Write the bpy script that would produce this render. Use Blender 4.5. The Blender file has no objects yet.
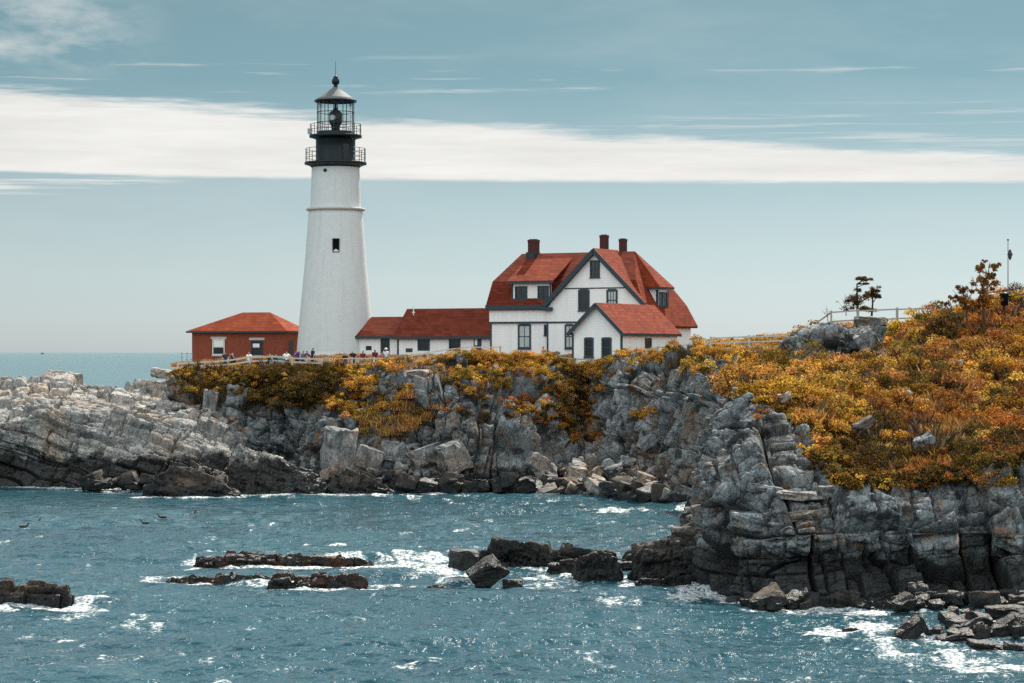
import bpy, bmesh, math, random
import numpy as np
from mathutils import Vector, Matrix, Euler

# ------------------------------------------------------------------ basics
SC = bpy.context.scene
COL = SC.collection
F = 2300.0; CX = 512.0; HY = 352.0; CAMZ = 10.5
R = math.radians
rng = np.random.default_rng(7)
random.seed(11)

def P(px, py, Y):
    """real-world point at distance Y that was measured at (px, py)"""
    if py is None:
        return np.array([(px - CX) / F * Y, Y, 0.0])
    return np.array([(px - CX) / F * Y, Y, CAMZ + (HY - py) / F * Y])

def seaY(py):
    return CAMZ * F / (py - HY)

def proj(pts):
    return CX + pts[:, 0] / pts[:, 1] * F, HY - (pts[:, 2] - CAMZ) / pts[:, 1] * F

# ------------------------------------------------------------------ naming
def tag(o, label=None, cat=None, group=None, kind=None):
    if label: o['label'] = label
    if cat: o['category'] = cat
    if group: o['group'] = group
    if kind: o['kind'] = kind
    return o

def empty(name, loc, rz=0.0, label=None, cat=None, group=None):
    o = bpy.data.objects.new(name, None)
    COL.objects.link(o)
    o.location = loc; o.rotation_euler = (0, 0, rz)
    o.empty_display_size = 0.3
    return tag(o, label, cat, group)

def link_mesh(name, me, mat=None, parent=None):
    o = bpy.data.objects.new(name, me)
    COL.objects.link(o)
    if mat is not None:
        me.materials.clear()
        for m in (mat if isinstance(mat, (list, tuple)) else [mat]):
            me.materials.append(m)
    if parent is not None: o.parent = parent
    return o

def np_mesh(name, V, Fq, smooth=False, attrs=None):
    """fast mesh from numpy arrays; Fq (n,3) or (n,4)"""
    me = bpy.data.meshes.new(name)
    V = np.ascontiguousarray(V, dtype=np.float32); Fq = np.ascontiguousarray(Fq, dtype=np.int32)
    k = Fq.shape[1]
    me.vertices.add(len(V)); me.vertices.foreach_set('co', V.ravel())
    me.loops.add(Fq.size); me.loops.foreach_set('vertex_index', Fq.ravel())
    me.polygons.add(len(Fq))
    me.polygons.foreach_set('loop_start', np.arange(0, Fq.size, k, dtype=np.int32))
    me.polygons.foreach_set('loop_total', np.full(len(Fq), k, dtype=np.int32))
    me.polygons.foreach_set('use_smooth', np.full(len(Fq), smooth, dtype=bool))
    for an, (typ, data) in (attrs or {}).items():
        a = me.attributes.new(an, typ, 'POINT')
        a.data.foreach_set('value' if typ == 'FLOAT' else 'color', np.ascontiguousarray(data, dtype=np.float32).ravel())
    me.update(); me.validate()
    return me

class MB:
    """collects polygons, then becomes ONE mesh object"""
    def __init__(s): s.v = []; s.f = []; s.sm = []
    def add(s, vs, fs, M=None, smooth=False):
        b = len(s.v)
        for p in vs:
            p = Vector(p)
            s.v.append(M @ p if M is not None else p)
        for f in fs:
            s.f.append([b + i for i in f]); s.sm.append(smooth)
        return s
    def box(s, x0, x1, y0, y1, z0, z1, M=None):
        v = [(x0,y0,z0),(x1,y0,z0),(x1,y1,z0),(x0,y1,z0),(x0,y0,z1),(x1,y0,z1),(x1,y1,z1),(x0,y1,z1)]
        return s.add(v, [(0,3,2,1),(4,5,6,7),(0,1,5,4),(1,2,6,5),(2,3,7,6),(3,0,4,7)], M)
    def poly_slab(s, pts, vec):
        """polygon pts extruded by vec"""
        n = len(pts); vec = Vector(vec)
        a = [Vector(p) for p in pts]; b = [p + vec for p in a]
        nrm = (a[1]-a[0]).cross(a[2]-a[0])
        fs = [tuple(range(n)), tuple(range(2*n-1, n-1, -1))] + [(i, i+n, (i+1)%n+n, (i+1)%n) for i in range(n)]
        if nrm.dot(vec) > 0: fs = [tuple(reversed(f)) for f in fs]
        return s.add(a+b, fs)
    def bar(s, p, q, r0, r1=None, seg=8, cap=True):
        p = Vector(p); q = Vector(q); r1 = r0 if r1 is None else r1
        d = (q-p).normalized(); u = d.orthogonal().normalized(); w = d.cross(u)
        vs = []
        for c, r in ((p, r0), (q, r1)):
            for i in range(seg):
                a = 2*math.pi*i/seg
                vs.append(c + u*(r*math.cos(a)) + w*(r*math.sin(a)))
        fs = [(i, (i+1)%seg, seg+(i+1)%seg, seg+i) for i in range(seg)]
        s.add(vs, fs, None, True)
        if cap: s.add(vs, [tuple(range(seg-1,-1,-1)), tuple(range(seg, 2*seg))])
        return s
    def beam(s, p, q, w, h):
        """rectangular beam, w across, h in height"""
        p = Vector(p); q = Vector(q); d = (q-p).normalized()
        side = d.cross(Vector((0,0,1)))
        if side.length < 1e-4: side = Vector((1,0,0))
        side.normalize(); up = side.cross(d)
        vs = []
        for c in (p, q):
            for a, b in ((-1,-1),(1,-1),(1,1),(-1,1)): vs.append(c + side*(a*w/2) + up*(b*h/2))
        return s.add(vs, [(0,1,2,3),(7,6,5,4),(0,4,5,1),(1,5,6,2),(2,6,7,3),(3,7,4,0)])
    def lathe(s, prof, seg=48, c=(0,0,0), smooth=True):
        vs = []; n = len(prof)
        for r, z in prof:
            for i in range(seg):
                a = 2*math.pi*i/seg
                vs.append((c[0]+r*math.cos(a), c[1]+r*math.sin(a), c[2]+z))
        fs = [(j*seg+i, j*seg+(i+1)%seg, (j+1)*seg+(i+1)%seg, (j+1)*seg+i) for j in range(n-1) for i in range(seg)]
        return s.add(vs, fs, None, smooth)
    def build(s, name, mat, parent=None, recalc=True):
        me = bpy.data.meshes.new(name)
        me.from_pydata([tuple(p) for p in s.v], [], s.f)
        me.polygons.foreach_set('use_smooth', s.sm)
        if recalc:
            bm = bmesh.new(); bm.from_mesh(me)
            bmesh.ops.recalc_face_normals(bm, faces=bm.faces[:]); bm.to_mesh(me); bm.free()
        me.update()
        return link_mesh(name, me, mat, parent)

def kids(o): return [c for c in bpy.data.objects if c.parent is o]

def copy_tree(o, ch=None, parent=None):
    c = o.copy(); COL.objects.link(c)
    if parent is not None: c.parent = parent
    for k in kids(o): copy_tree(k, None, c)
    return c

# ------------------------------------------------------------------ noise (numpy)
def _h(i, j, k, s):
    i = i.astype(np.int64).astype(np.uint32); j = j.astype(np.int64).astype(np.uint32); k = k.astype(np.int64).astype(np.uint32)
    n = i*np.uint32(374761393) + j*np.uint32(668265263) + k*np.uint32(2147483647 & 1274126177) + np.uint32((s*974634777) & 0xffffffff)
    n = (n ^ (n >> np.uint32(13))) * np.uint32(1274126177)
    n = (n ^ (n >> np.uint32(16))) * np.uint32(2246822519)
    n = n ^ (n >> np.uint32(15))
    return n.astype(np.float64) / 4294967295.0

def vnoise(p, seed=0):
    i = np.floor(p); f = p - i; f = f*f*f*(f*(f*6-15)+10)
    out = 0
    for a in (0,1):
        wa = f[:,0] if a else 1-f[:,0]
        for b in (0,1):
            wb = f[:,1] if b else 1-f[:,1]
            for c in (0,1):
                wc = f[:,2] if c else 1-f[:,2]
                out = out + wa*wb*wc*_h(i[:,0]+a, i[:,1]+b, i[:,2]+c, seed)
    return out*2-1

def fbm(p, seed=0, oct=4, lac=2.03, gain=0.5):
    t = 0; a = 1.0; n = 0
    for o in range(oct):
        t = t + a*vnoise(p, seed+o*17); n += a; p = p*lac; a *= gain
    return t/n

def vor(p, seed=0, jit=0.8):
    """cell noise: F1, F2, random id value, three more randoms, vector from cell point"""
    ip = np.floor(p)
    N = len(p); f1 = np.full(N, 9e9); f2 = np.full(N, 9e9)
    best = np.zeros((N,3)); vec = np.zeros((N,3))
    for a in (-1,0,1):
        for b in (-1,0,1):
            for c in (-1,0,1):
                q = ip + np.array([a,b,c])
                o = np.stack([_h(q[:,0],q[:,1],q[:,2],seed+t) for t in (1,2,3)], 1)
                d = p - (q + 0.5 + (o-0.5)*jit)
                dd = np.sqrt((d*d).sum(1))
                m = dd < f1
                f2 = np.where(m, f1, np.minimum(f2, dd))
                best[m] = q[m]; vec[m] = d[m]
                f1 = np.where(m, dd, f1)
    rnd = np.stack([_h(best[:,0],best[:,1],best[:,2],seed+t) for t in (11,12,13,14)], 1)
    return f1, f2, rnd, vec

def blocks(pts, levels, rot=None, warp=0.25, seed=0):
    """jointed-rock displacement. levels: (cell size xyz, amplitude, tilt, crack)"""
    w = np.stack([vnoise(pts*0.45, seed+51), vnoise(pts*0.45, seed+52), vnoise(pts*0.45, seed+53)], 1)*warp*1.6 \
      + np.stack([vnoise(pts*1.7, seed+54), vnoise(pts*1.7, seed+55), vnoise(pts*1.7, seed+56)], 1)*warp*0.35
    q = pts + w
    if rot is not None: q = q @ np.array(rot)
    disp = np.zeros(len(pts)); tone = np.zeros(len(pts)); tw = 0
    for li, (size, amp, tilt, crack) in enumerate(levels):
        size = np.array(size)
        f1, f2, rnd, vec = vor(q/size, seed+li*31, 0.85)
        g = (rnd[:,1:4]-0.5)*2
        disp += amp*((rnd[:,0]-0.5)*2 + tilt*(g*vec).sum(1))
        disp -= crack*np.exp(-((f2-f1)/0.07)**2)
        tone += rnd[:,1]*(1.0/(li+1)); tw += 1.0/(li+1)
    return disp, tone/tw

def _part(x, seed, hid):
    i = np.floor(x); j = 0.62*_h(i, hid, hid*0+7, seed); lo = x < i+j
    idx = np.where(lo, i-1, i)
    b0 = idx + 0.62*_h(idx, hid, hid*0+7, seed); b1 = idx+1+0.62*_h(idx+1, hid, hid*0+7, seed)
    return idx, (x-b0)/np.maximum(b1-b0, 1e-6), np.minimum(x-b0, b1-x)

def joints(pts, levels, rot=None, warp=0.15, seed=0):
    """bedded, jointed rock: staggered blocks with straight edges. levels: (block size xyz, amplitude, tilt, crack depth)"""
    w = np.stack([vnoise(pts*0.35, seed+51), vnoise(pts*0.35, seed+52), vnoise(pts*0.35, seed+53)], 1)*warp*2.2 \
      + np.stack([vnoise(pts*1.9, seed+54), vnoise(pts*1.9, seed+55), vnoise(pts*1.9, seed+56)], 1)*warp*0.30
    q = pts + w
    if rot is not None: q = q @ np.array(rot)
    disp = np.zeros(len(pts)); tone = np.zeros(len(pts)); tw = 0
    for li, (size, amp, tilt, crack) in enumerate(levels):
        sd = seed+li*37; z0 = np.zeros(len(pts))
        iz, fz, ez = _part(q[:,2]/size[2], sd, z0)
        sx = size[0]*(0.7+0.75*_h(iz, z0+3, z0, sd+1))
        ix, fx, ex = _part(q[:,0]/sx + 5*_h(iz, z0+5, z0, sd+2), sd+3, iz)
        iy, fy, ey = _part(q[:,1]/size[1] + 5*_h(iz, ix, z0, sd+4), sd+5, ix)
        e = np.minimum(np.minimum(ez*size[2], ex*sx), ey*size[1])
        rn = [_h(ix, iy, iz, sd+11+t) for t in range(5)]
        v = np.stack([fx-.5, fy-.5, fz-.5], 1); g = np.stack(rn[1:4], 1)*2-1
        disp += amp*((rn[0]-0.5)*2 + tilt*(g*v).sum(1)*1.5)
        disp -= crack*np.exp(-(e/(0.05+0.02*min(size)))**2)*(0.35+0.65*rn[4])
        tone += rn[1]/(li+1); tw += 1.0/(li+1)
    return disp, tone/tw

def rotm(axis, deg):
    return np.array(Matrix.Rotation(R(deg), 3, axis))

# ------------------------------------------------------------------ materials
def mat(name):
    m = bpy.data.materials.new(name); m.use_nodes = True
    nt = m.node_tree; nt.nodes.clear()
    return m, nt

class NT:
    """small node-building helper"""
    def __init__(s, nt): s.nt = nt
    def n(s, typ, ins=None, **kw):
        nd = s.nt.nodes.new(typ)
        for k, v in kw.items(): setattr(nd, k, v)
        for k, v in (ins or {}).items():
            sock = nd.inputs[k]
            if isinstance(v, bpy.types.NodeSocket): s.nt.links.new(v, sock)
            else: sock.default_value = v
        return nd
    def math(s, op, a, b=None, clamp=False):
        nd = s.nt.nodes.new('ShaderNodeMath'); nd.operation = op; nd.use_clamp = clamp
        for i, v in enumerate((a, b)):
            if v is None: continue
            if isinstance(v, bpy.types.NodeSocket): s.nt.links.new(v, nd.inputs[i])
            else: nd.inputs[i].default_value = v
        return nd.outputs[0]
    def mix(s, fac, a, b, blend='MIX'):
        nd = s.nt.nodes.new('ShaderNodeMix'); nd.data_type = 'RGBA'; nd.blend_type = blend
        for i, v in ((0, fac), (6, a), (7, b)):
            if isinstance(v, bpy.types.NodeSocket): s.nt.links.new(v, nd.inputs[i])
            else: nd.inputs[i].default_value = v if i == 0 else (tuple(v)+(1,) if len(v) == 3 else v)
        return nd.outputs[2]
    def rng(s, v, a, b, c=0.0, d=1.0, smooth=False):
        nd = s.n('ShaderNodeMapRange', {0: v, 1: a, 2: b, 3: c, 4: d})
        if smooth: nd.interpolation_type = 'SMOOTHSTEP'
        return nd.outputs[0]
    def noise(s, vec, scale, detail=4, rough=0.55):
        return s.n('ShaderNodeTexNoise', {'Vector': vec, 'Scale': scale, 'Detail': detail, 'Roughness': rough}).outputs[0]

def out(h, shader):
    o = h.nt.nodes.new('ShaderNodeOutputMaterial'); h.nt.links.new(shader, o.inputs[0])

def simple_mat(name, col, rough=0.6, var=0.12, scale=6.0, spec=0.4, metal=0.0, bump=0.0, bscale=30.0):
    """paint / metal / cloth with mild procedural mottling"""
    m, nt = mat(name); h = NT(nt)
    tc = h.n('ShaderNodeTexCoord').outputs['Object']
    nz = h.noise(tc, scale, 5, 0.6)
    c = h.mix(h.rng(nz, 0.3, 0.7), tuple(x*(1-var) for x in col), tuple(min(1, x*(1+var)) for x in col))
    ins = {'Base Color': c, 'Roughness': rough, 'Specular IOR Level': spec, 'Metallic': metal}
    if bump:
        ins['Normal'] = h.n('ShaderNodeBump', {'Strength': bump, 'Distance': 0.02, 'Height': h.noise(tc, bscale, 4)}).outputs[0]
    out(h, h.n('ShaderNodeBsdfPrincipled', ins).outputs[0])
    return m

def rock_mat(name, light, dark, wet_shade_z=1.3, wet_shade_amp=1.0, rust=0.0, seaweed=False, wet_shade_col=(0.012,0.013,0.013), warm=(0.26,0.20,0.155), patch=0.8):
    m, nt = mat(name); h = NT(nt)
    pos = h.n('ShaderNodeNewGeometry').outputs['Position']
    tone = h.n('ShaderNodeAttribute', attribute_name='tone').outputs['Fac']
    n1 = h.noise(pos, 0.9, 6, 0.62); n2 = h.noise(pos, 5.0, 6, 0.65); n3 = h.noise(pos, 0.35, 3, 0.5)
    f = h.math('ADD', h.math('MULTIPLY', tone, 0.75), h.math('MULTIPLY', n1, 0.6))
    f = h.rng(h.math('ADD', f, h.math('MULTIPLY', h.math('SUBTRACT', n2, 0.5), 0.6)), 0.3, 1.0)
    c = h.mix(f, dark, light)
    c = h.mix(h.rng(n3, 0.46, 0.68), c, h.mix(f, tuple(x*0.45 for x in warm), warm))
    # thin dark mineral streaks following the joints
    mp = h.n('ShaderNodeMapping', {'Vector': pos, 'Scale': (1.6, 1.6, 0.35)}).outputs[0]
    st = h.rng(h.noise(mp, 2.2, 5, 0.7), 0.5, 0.72)
    c = h.mix(h.math('MULTIPLY', st, 0.62), c, (0.035, 0.037, 0.037))
    lich_shade = h.rng(h.noise(pos, 0.62, 7, 0.66), 0.515, 0.60)
    c = h.mix(h.math('MULTIPLY', lich_shade, patch), c, (0.014,0.0165,0.018))  # near-black lichen patches that also put shadow contrast into the rock colour
    if rust > 0:
        rr = h.rng(h.noise(pos, 0.55, 5, 0.7), 0.57 , 0.66)
        c = h.mix(h.math('MULTIPLY', rr, rust), c, (0.26, 0.105, 0.022))
    # dark tide zone: algae and black lichen, plus shade at the foot put into the colour
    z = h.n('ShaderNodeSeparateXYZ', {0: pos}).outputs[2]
    zz = h.math('ADD', z, h.math('MULTIPLY', h.math('SUBTRACT', h.noise(pos, 0.8, 5, 0.6), 0.5), -2.2*wet_shade_amp))
    wet = h.rng(zz, wet_shade_z+0.35, wet_shade_z-0.35, 0, 1, True)
    wc = wet_shade_col
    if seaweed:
        wc = h.mix(h.rng(h.noise(pos, 1.3, 4, 0.6), 0.5, 0.62), wet_shade_col, (0.050, 0.016, 0.006))
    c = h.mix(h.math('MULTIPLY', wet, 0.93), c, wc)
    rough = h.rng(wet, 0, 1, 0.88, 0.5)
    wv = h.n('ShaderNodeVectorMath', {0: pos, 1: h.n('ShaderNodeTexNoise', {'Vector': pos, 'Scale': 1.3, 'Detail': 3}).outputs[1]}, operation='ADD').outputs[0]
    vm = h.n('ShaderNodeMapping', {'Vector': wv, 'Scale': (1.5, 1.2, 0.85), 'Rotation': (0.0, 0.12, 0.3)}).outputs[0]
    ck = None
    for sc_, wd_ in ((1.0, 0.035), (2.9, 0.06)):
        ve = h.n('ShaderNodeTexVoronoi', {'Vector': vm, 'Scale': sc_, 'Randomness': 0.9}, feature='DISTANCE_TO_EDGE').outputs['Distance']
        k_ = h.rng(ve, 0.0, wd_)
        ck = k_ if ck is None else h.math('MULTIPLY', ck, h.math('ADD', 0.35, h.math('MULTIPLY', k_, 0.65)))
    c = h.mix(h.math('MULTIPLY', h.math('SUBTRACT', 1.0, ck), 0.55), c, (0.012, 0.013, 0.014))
    bh = h.math('ADD', h.math('ADD', h.math('MULTIPLY', n2, 0.6), h.math('MULTIPLY', ck, 0.5)), h.math('MULTIPLY', h.noise(pos, 19, 5, 0.7), 0.35))
    b = h.n('ShaderNodeBump', {'Strength': 0.7, 'Distance': 0.12, 'Height': bh}).outputs[0]
    out(h, h.n('ShaderNodeBsdfPrincipled', {'Base Color': c, 'Roughness': rough, 'Specular IOR Level': 0.3, 'Normal': b}).outputs[0])
    return m

def leaf_mat(name, transl=0.35):
    m, nt = mat(name); h = NT(nt)
    c = h.n('ShaderNodeAttribute', attribute_name='leafcol').outputs['Color']
    r = h.n('ShaderNodeObjectInfo').outputs['Random']
    c = h.mix(1.0, c, h.mix(r, (0.78,0.74,0.72), (1.16,1.14,1.08)), 'MULTIPLY')
    d = h.n('ShaderNodeBsdfPrincipled', {'Base Color': c, 'Roughness': 0.85, 'Specular IOR Level': 0.06}).outputs[0]
    t = h.n('ShaderNodeBsdfTranslucent', {'Color': c}).outputs[0]
    out(h, h.n('ShaderNodeMixShader', {0: transl, 1: d, 2: t}).outputs[0])
    return m

def roof_mat(name, c0, c1):
    m, nt = mat(name); h = NT(nt)
    tc = h.n('ShaderNodeTexCoord').outputs['Object']
    sx = h.n('ShaderNodeSeparateXYZ', {0: tc})
    v = h.n('ShaderNodeCombineXYZ', {0: h.math('ADD', sx.outputs[0], sx.outputs[1]), 1: sx.outputs[2]}).outputs[0]
    br = h.n('ShaderNodeTexBrick', {'Vector': v, 'Color1': (0,0,0,1), 'Color2': (1,1,1,1), 'Mortar': (0.1,0.1,0.1,1), 'Scale': 1.0,
             'Mortar Size': 0.022, 'Brick Width': 0.62, 'Row Height': 0.27, 'Bias': 0.0})
    nz = h.noise(tc, 0.8, 5, 0.6)
    f = h.math('ADD', h.math('MULTIPLY', br.outputs[0], 0.5), h.math('MULTIPLY', nz, 0.6))
    c = h.mix(h.rng(f, 0.28, 0.82), c0, c1)
    mp = h.n('ShaderNodeMapping', {'Vector': tc, 'Scale': (2.5, 2.5, 0.25)}).outputs[0]
    c = h.mix(h.math('MULTIPLY', h.rng(h.noise(mp, 1.5, 4), 0.5, 0.75), 0.35), c, tuple(x*0.5 for x in c0))
    b = h.n('ShaderNodeBump', {'Strength': 0.5, 'Distance': 0.03, 'Height': br.outputs[1]}).outputs[0]
    out(h, h.n('ShaderNodeBsdfPrincipled', {'Base Color': c, 'Roughness': 0.9, 'Specular IOR Level': 0.08, 'Normal': b}).outputs[0])
    return m

def brick_mat(name, c0, c1, mortar, paint=False, radial=False):
    m, nt = mat(name); h = NT(nt)
    tc = h.n('ShaderNodeTexCoord').outputs['Object']
    sx = h.n('ShaderNodeSeparateXYZ', {0: tc})
    if radial:
        u = h.math('MULTIPLY', h.math('ARCTAN2', sx.outputs[1], sx.outputs[0]), 2.8)
    else:
        u = h.math('ADD', sx.outputs[0], sx.outputs[1])
    v = h.n('ShaderNodeCombineXYZ', {0: u, 1: sx.outputs[2]}).outputs[0]
    br = h.n('ShaderNodeTexBrick', {'Vector': v, 'Color1': (0,0,0,1), 'Color2': (1,1,1,1), 'Mortar': (0.5,0.5,0.5,1), 'Scale': 1.0,
             'Mortar Size': 0.01 if not paint else 0.02, 'Brick Width': 0.24 if not paint else 0.5, 'Row Height': 0.085 if not paint else 0.22})
    nz = h.noise(tc, 1.2, 6, 0.6)
    f = h.math('ADD', h.math('MULTIPLY', br.outputs[0], 0.45), h.math('MULTIPLY', nz, 0.6))
    c = h.mix(h.rng(f, 0.1, 0.95), c0, c1)
    c = h.mix(h.math('MULTIPLY', br.outputs[1], 0.55 if not paint else 0.3), c, mortar)
    mp = h.n('ShaderNodeMapping', {'Vector': tc, 'Scale': (1.5, 1.5, 0.12)}).outputs[0]
    c = h.mix(h.math('MULTIPLY', h.rng(h.noise(mp, 1.6, 5, 0.65), 0.52, 0.8), 0.4), c, tuple(x*0.6 for x in c0))
    b = h.n('ShaderNodeBump', {'Strength': 0.22 if paint else 0.6, 'Distance': 0.02, 'Height': h.math('SUBTRACT', nz, br.outputs[1])}).outputs[0]
    out(h, h.n('ShaderNodeBsdfPrincipled', {'Base Color': c, 'Roughness': 0.7, 'Specular IOR Level': 0.3, 'Normal': b}).outputs[0])
    return m

def siding_mat(name, col):
    m, nt = mat(name); h = NT(nt)
    tc = h.n('ShaderNodeTexCoord').outputs['Object']
    z = h.n('ShaderNodeSeparateXYZ', {0: tc}).outputs[2]
    saw = h.math('FRACT', h.math('MULTIPLY', z, 7.0))
    mp = h.n('ShaderNodeMapping', {'Vector': tc, 'Scale': (2, 2, 0.2)}).outputs[0]
    nz = h.noise(mp, 1.3, 5, 0.65)
    c = h.mix(h.rng(nz, 0.3, 0.75), col, tuple(x*0.86 for x in col))
    b = h.n('ShaderNodeBump', {'Strength': 0.45, 'Distance': 0.02, 'Height': h.math('SUBTRACT', 1.0, saw)}).outputs[0]
    out(h, h.n('ShaderNodeBsdfPrincipled', {'Base Color': c, 'Roughness': 0.55, 'Specular IOR Level': 0.35, 'Normal': b}).outputs[0])
    return m

def glass_mat(name, col=(0.02,0.03,0.035)):
    m, nt = mat(name); h = NT(nt)
    tc = h.n('ShaderNodeTexCoord').outputs['Object']
    c = h.mix(h.noise(tc, 1.4, 2), col, tuple(x*2.2 for x in col))
    out(h, h.n('ShaderNodeBsdfPrincipled', {'Base Color': c, 'Roughness': 0.08, 'Specular IOR Level': 0.6}).outputs[0])
    return m

def clear_glass_mat(name):
    m, nt = mat(name); h = NT(nt)
    t = h.n('ShaderNodeBsdfTransparent', {'Color': (0.93,0.96,0.96,1)}).outputs[0]
    g = h.n('ShaderNodeBsdfGlossy', {'Roughness': 0.03}).outputs[0]
    lw = h.n('ShaderNodeLayerWeight', {'Blend': 0.25}).outputs[0]
    out(h, h.n('ShaderNodeMixShader', {0: h.math('MULTIPLY', lw, 0.5), 1: t, 2: g}).outputs[0])
    return m

M = {}
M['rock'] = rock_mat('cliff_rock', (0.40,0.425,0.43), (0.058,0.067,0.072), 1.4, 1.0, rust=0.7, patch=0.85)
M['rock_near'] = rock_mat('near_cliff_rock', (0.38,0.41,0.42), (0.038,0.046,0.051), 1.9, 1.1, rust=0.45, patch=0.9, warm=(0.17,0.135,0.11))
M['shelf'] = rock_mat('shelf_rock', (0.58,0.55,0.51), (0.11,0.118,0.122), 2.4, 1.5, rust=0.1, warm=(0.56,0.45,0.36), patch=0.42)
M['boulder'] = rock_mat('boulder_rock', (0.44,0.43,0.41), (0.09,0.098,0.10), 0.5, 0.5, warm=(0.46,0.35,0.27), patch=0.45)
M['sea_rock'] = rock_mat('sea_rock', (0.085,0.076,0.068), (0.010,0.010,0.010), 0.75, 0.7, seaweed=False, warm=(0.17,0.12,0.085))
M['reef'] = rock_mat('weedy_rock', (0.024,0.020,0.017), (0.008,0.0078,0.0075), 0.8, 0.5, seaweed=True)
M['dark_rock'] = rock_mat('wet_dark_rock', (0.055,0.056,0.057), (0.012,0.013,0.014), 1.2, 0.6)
M['white'] = siding_mat('white_clapboard', (0.88,0.88,0.87))
M['white_paint'] = simple_mat('white_paint', (0.80,0.79,0.76), 0.5, 0.06)
M['trim'] = simple_mat('slate_trim_paint', (0.040,0.058,0.070), 0.55, 0.2, spec=0.2)
M['roof'] = roof_mat('red_shingles', (0.135,0.023,0.011), (0.235,0.046,0.020))
M['roof_orange'] = roof_mat('orange_shingles', (0.18,0.032,0.013), (0.29,0.060,0.024))
M['roof_dark'] = roof_mat('brown_red_shingles', (0.105,0.020,0.011), (0.175,0.037,0.019))
M['brick'] = brick_mat('red_brick', (0.19,0.034,0.014), (0.32,0.064,0.026), (0.22,0.13,0.09))
M['tower'] = brick_mat('white_painted_brick', (0.58,0.61,0.61), (0.66,0.68,0.67), (0.55,0.57,0.57), True, True)
M['chimney'] = brick_mat('chimney_brick', (0.05,0.012,0.011), (0.10,0.022,0.017), (0.08,0.05,0.045))
M['black'] = simple_mat('black_paint', (0.003,0.010,0.014), 0.4, 0.3, spec=0.3)
M['metal'] = simple_mat('grey_metal', (0.30,0.32,0.33), 0.45, 0.1, metal=0.6)
M['dark_metal'] = simple_mat('dark_iron', (0.03,0.035,0.04), 0.5, 0.2, metal=0.3)
M['lantern_roof'] = simple_mat('lantern_roof_lead', (0.13,0.14,0.14), 0.7, 0.25, spec=0.2)
M['pane'] = glass_mat('window_glass', (0.004,0.007,0.009))
M['pane_light'] = glass_mat('window_blind_glass', (0.28,0.31,0.31))
M['dark_void'] = simple_mat('dark_opening', (0.006,0.006,0.008), 0.9, 0.2, spec=0.05)
M['clear'] = clear_glass_mat('lantern_glass')
M['stone'] = simple_mat('stone_trim', (0.50,0.47,0.42), 0.8, 0.1, bump=0.3)
M['wood_grey'] = simple_mat('weathered_fence_wood', (0.36,0.33,0.29), 0.8, 0.2, 4.0, bump=0.3)
M['wood_pale'] = simple_mat('pale_fence_wood', (0.52,0.48,0.43), 0.75, 0.12, 4.0, bump=0.2)
M['bark'] = simple_mat('bark', (0.075,0.05,0.034), 0.9, 0.35, 9.0, bump=0.6)
M['leaf'] = leaf_mat('shrub_leaves', 0.33)
# ------------------------------------------------------------------ rock lattices
def tess(G, ds, maxn=60):
    """G[c][r] -> dense grid (nu, nv, 3) by linear subdivision"""
    G = np.array(G, dtype=float)                      # C,R,3
    def dens(A):
        o = [A[:1]]
        for i in range(len(A)-1):
            L = np.sqrt(((A[i+1]-A[i])**2).sum(-1)).max()
            n = int(min(maxn*4, max(2, math.ceil(L/ds))))
            t = (np.arange(1, n+1)/n)[:, None, None]
            o.append(A[i][None]*(1-t) + A[i+1][None]*t)
        return np.concatenate(o)
    D = dens(G)
    D = dens(D.transpose(1,0,2)).transpose(1,0,2)
    return D

def boxblur(A, w, axis):
    if w < 1: return A
    pad = [(0,0)]*A.ndim; pad[axis] = (w, w)
    B = np.pad(A, pad, mode='edge'); c = np.cumsum(B, axis=axis)
    z = np.zeros_like(np.take(c, [0], axis=axis)); c = np.concatenate([z, c], axis=axis)
    n = A.shape[axis]
    hi = np.take(c, np.arange(2*w+1, 2*w+1+n), axis=axis); lo = np.take(c, np.arange(0, n), axis=axis)
    return (hi-lo)/(2*w+1)

def grid_normals(D):
    du = np.gradient(D, axis=0); dv = np.gradient(D, axis=1)
    n = np.cross(du, dv)
    return n/np.maximum(1e-9, np.sqrt((n*n).sum(-1, keepdims=True)))

def grid_faces(nu, nv):
    i = np.arange(nu-1)[:, None]; j = np.arange(nv-1)[None]
    a = (i*nv+j)
    return np.stack([a, a+nv, a+nv+1, a+1], -1).reshape(-1, 4)

def rock_sheet(name, G, ds, levels, material, rot=None, warp=0.15, seed=0, soft=6, topfade=0.0, lowamp=0.5, fine=((0.3,0.3,0.22),0.035,1.0,0.02)):
    D = tess(G, ds)
    for _ in range(2):
        D = boxblur(boxblur(D, soft, 0), soft//2, 1)
    N = grid_normals(D)
    for _ in range(2): N = boxblur(boxblur(N, soft*2, 0), soft*2, 1)
    N /= np.maximum(1e-9, np.sqrt((N*N).sum(-1, keepdims=True)))
    nu, nv = D.shape[:2]
    p = D.reshape(-1, 3); n = N.reshape(-1, 3)
    d, tone = joints(p, levels, rot, warp, seed)
    d2, t2 = blocks(p, [fine], rot, 0.15, seed+7)
    d = d+d2; tone = 0.75*tone+0.25*t2
    d = d + lowamp*(fbm(p*0.16, seed+90, 3)+0.5*fbm(p*0.5, seed+92, 3))
    d = d + 0.05*fbm(p*3.1, seed+91, 3)
    if topfade:
        vv = np.tile(np.linspace(0,1,nv), nu); d = d*np.clip((1-vv)/topfade, 0.12, 1)
    v = p + n*d[:, None]
    me = np_mesh(name, v, grid_faces(nu, nv), False, {'tone': ('FLOAT', tone)})
    o = link_mesh(name, me, material); o['kind'] = 'structure'
    return o, v, n

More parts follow.
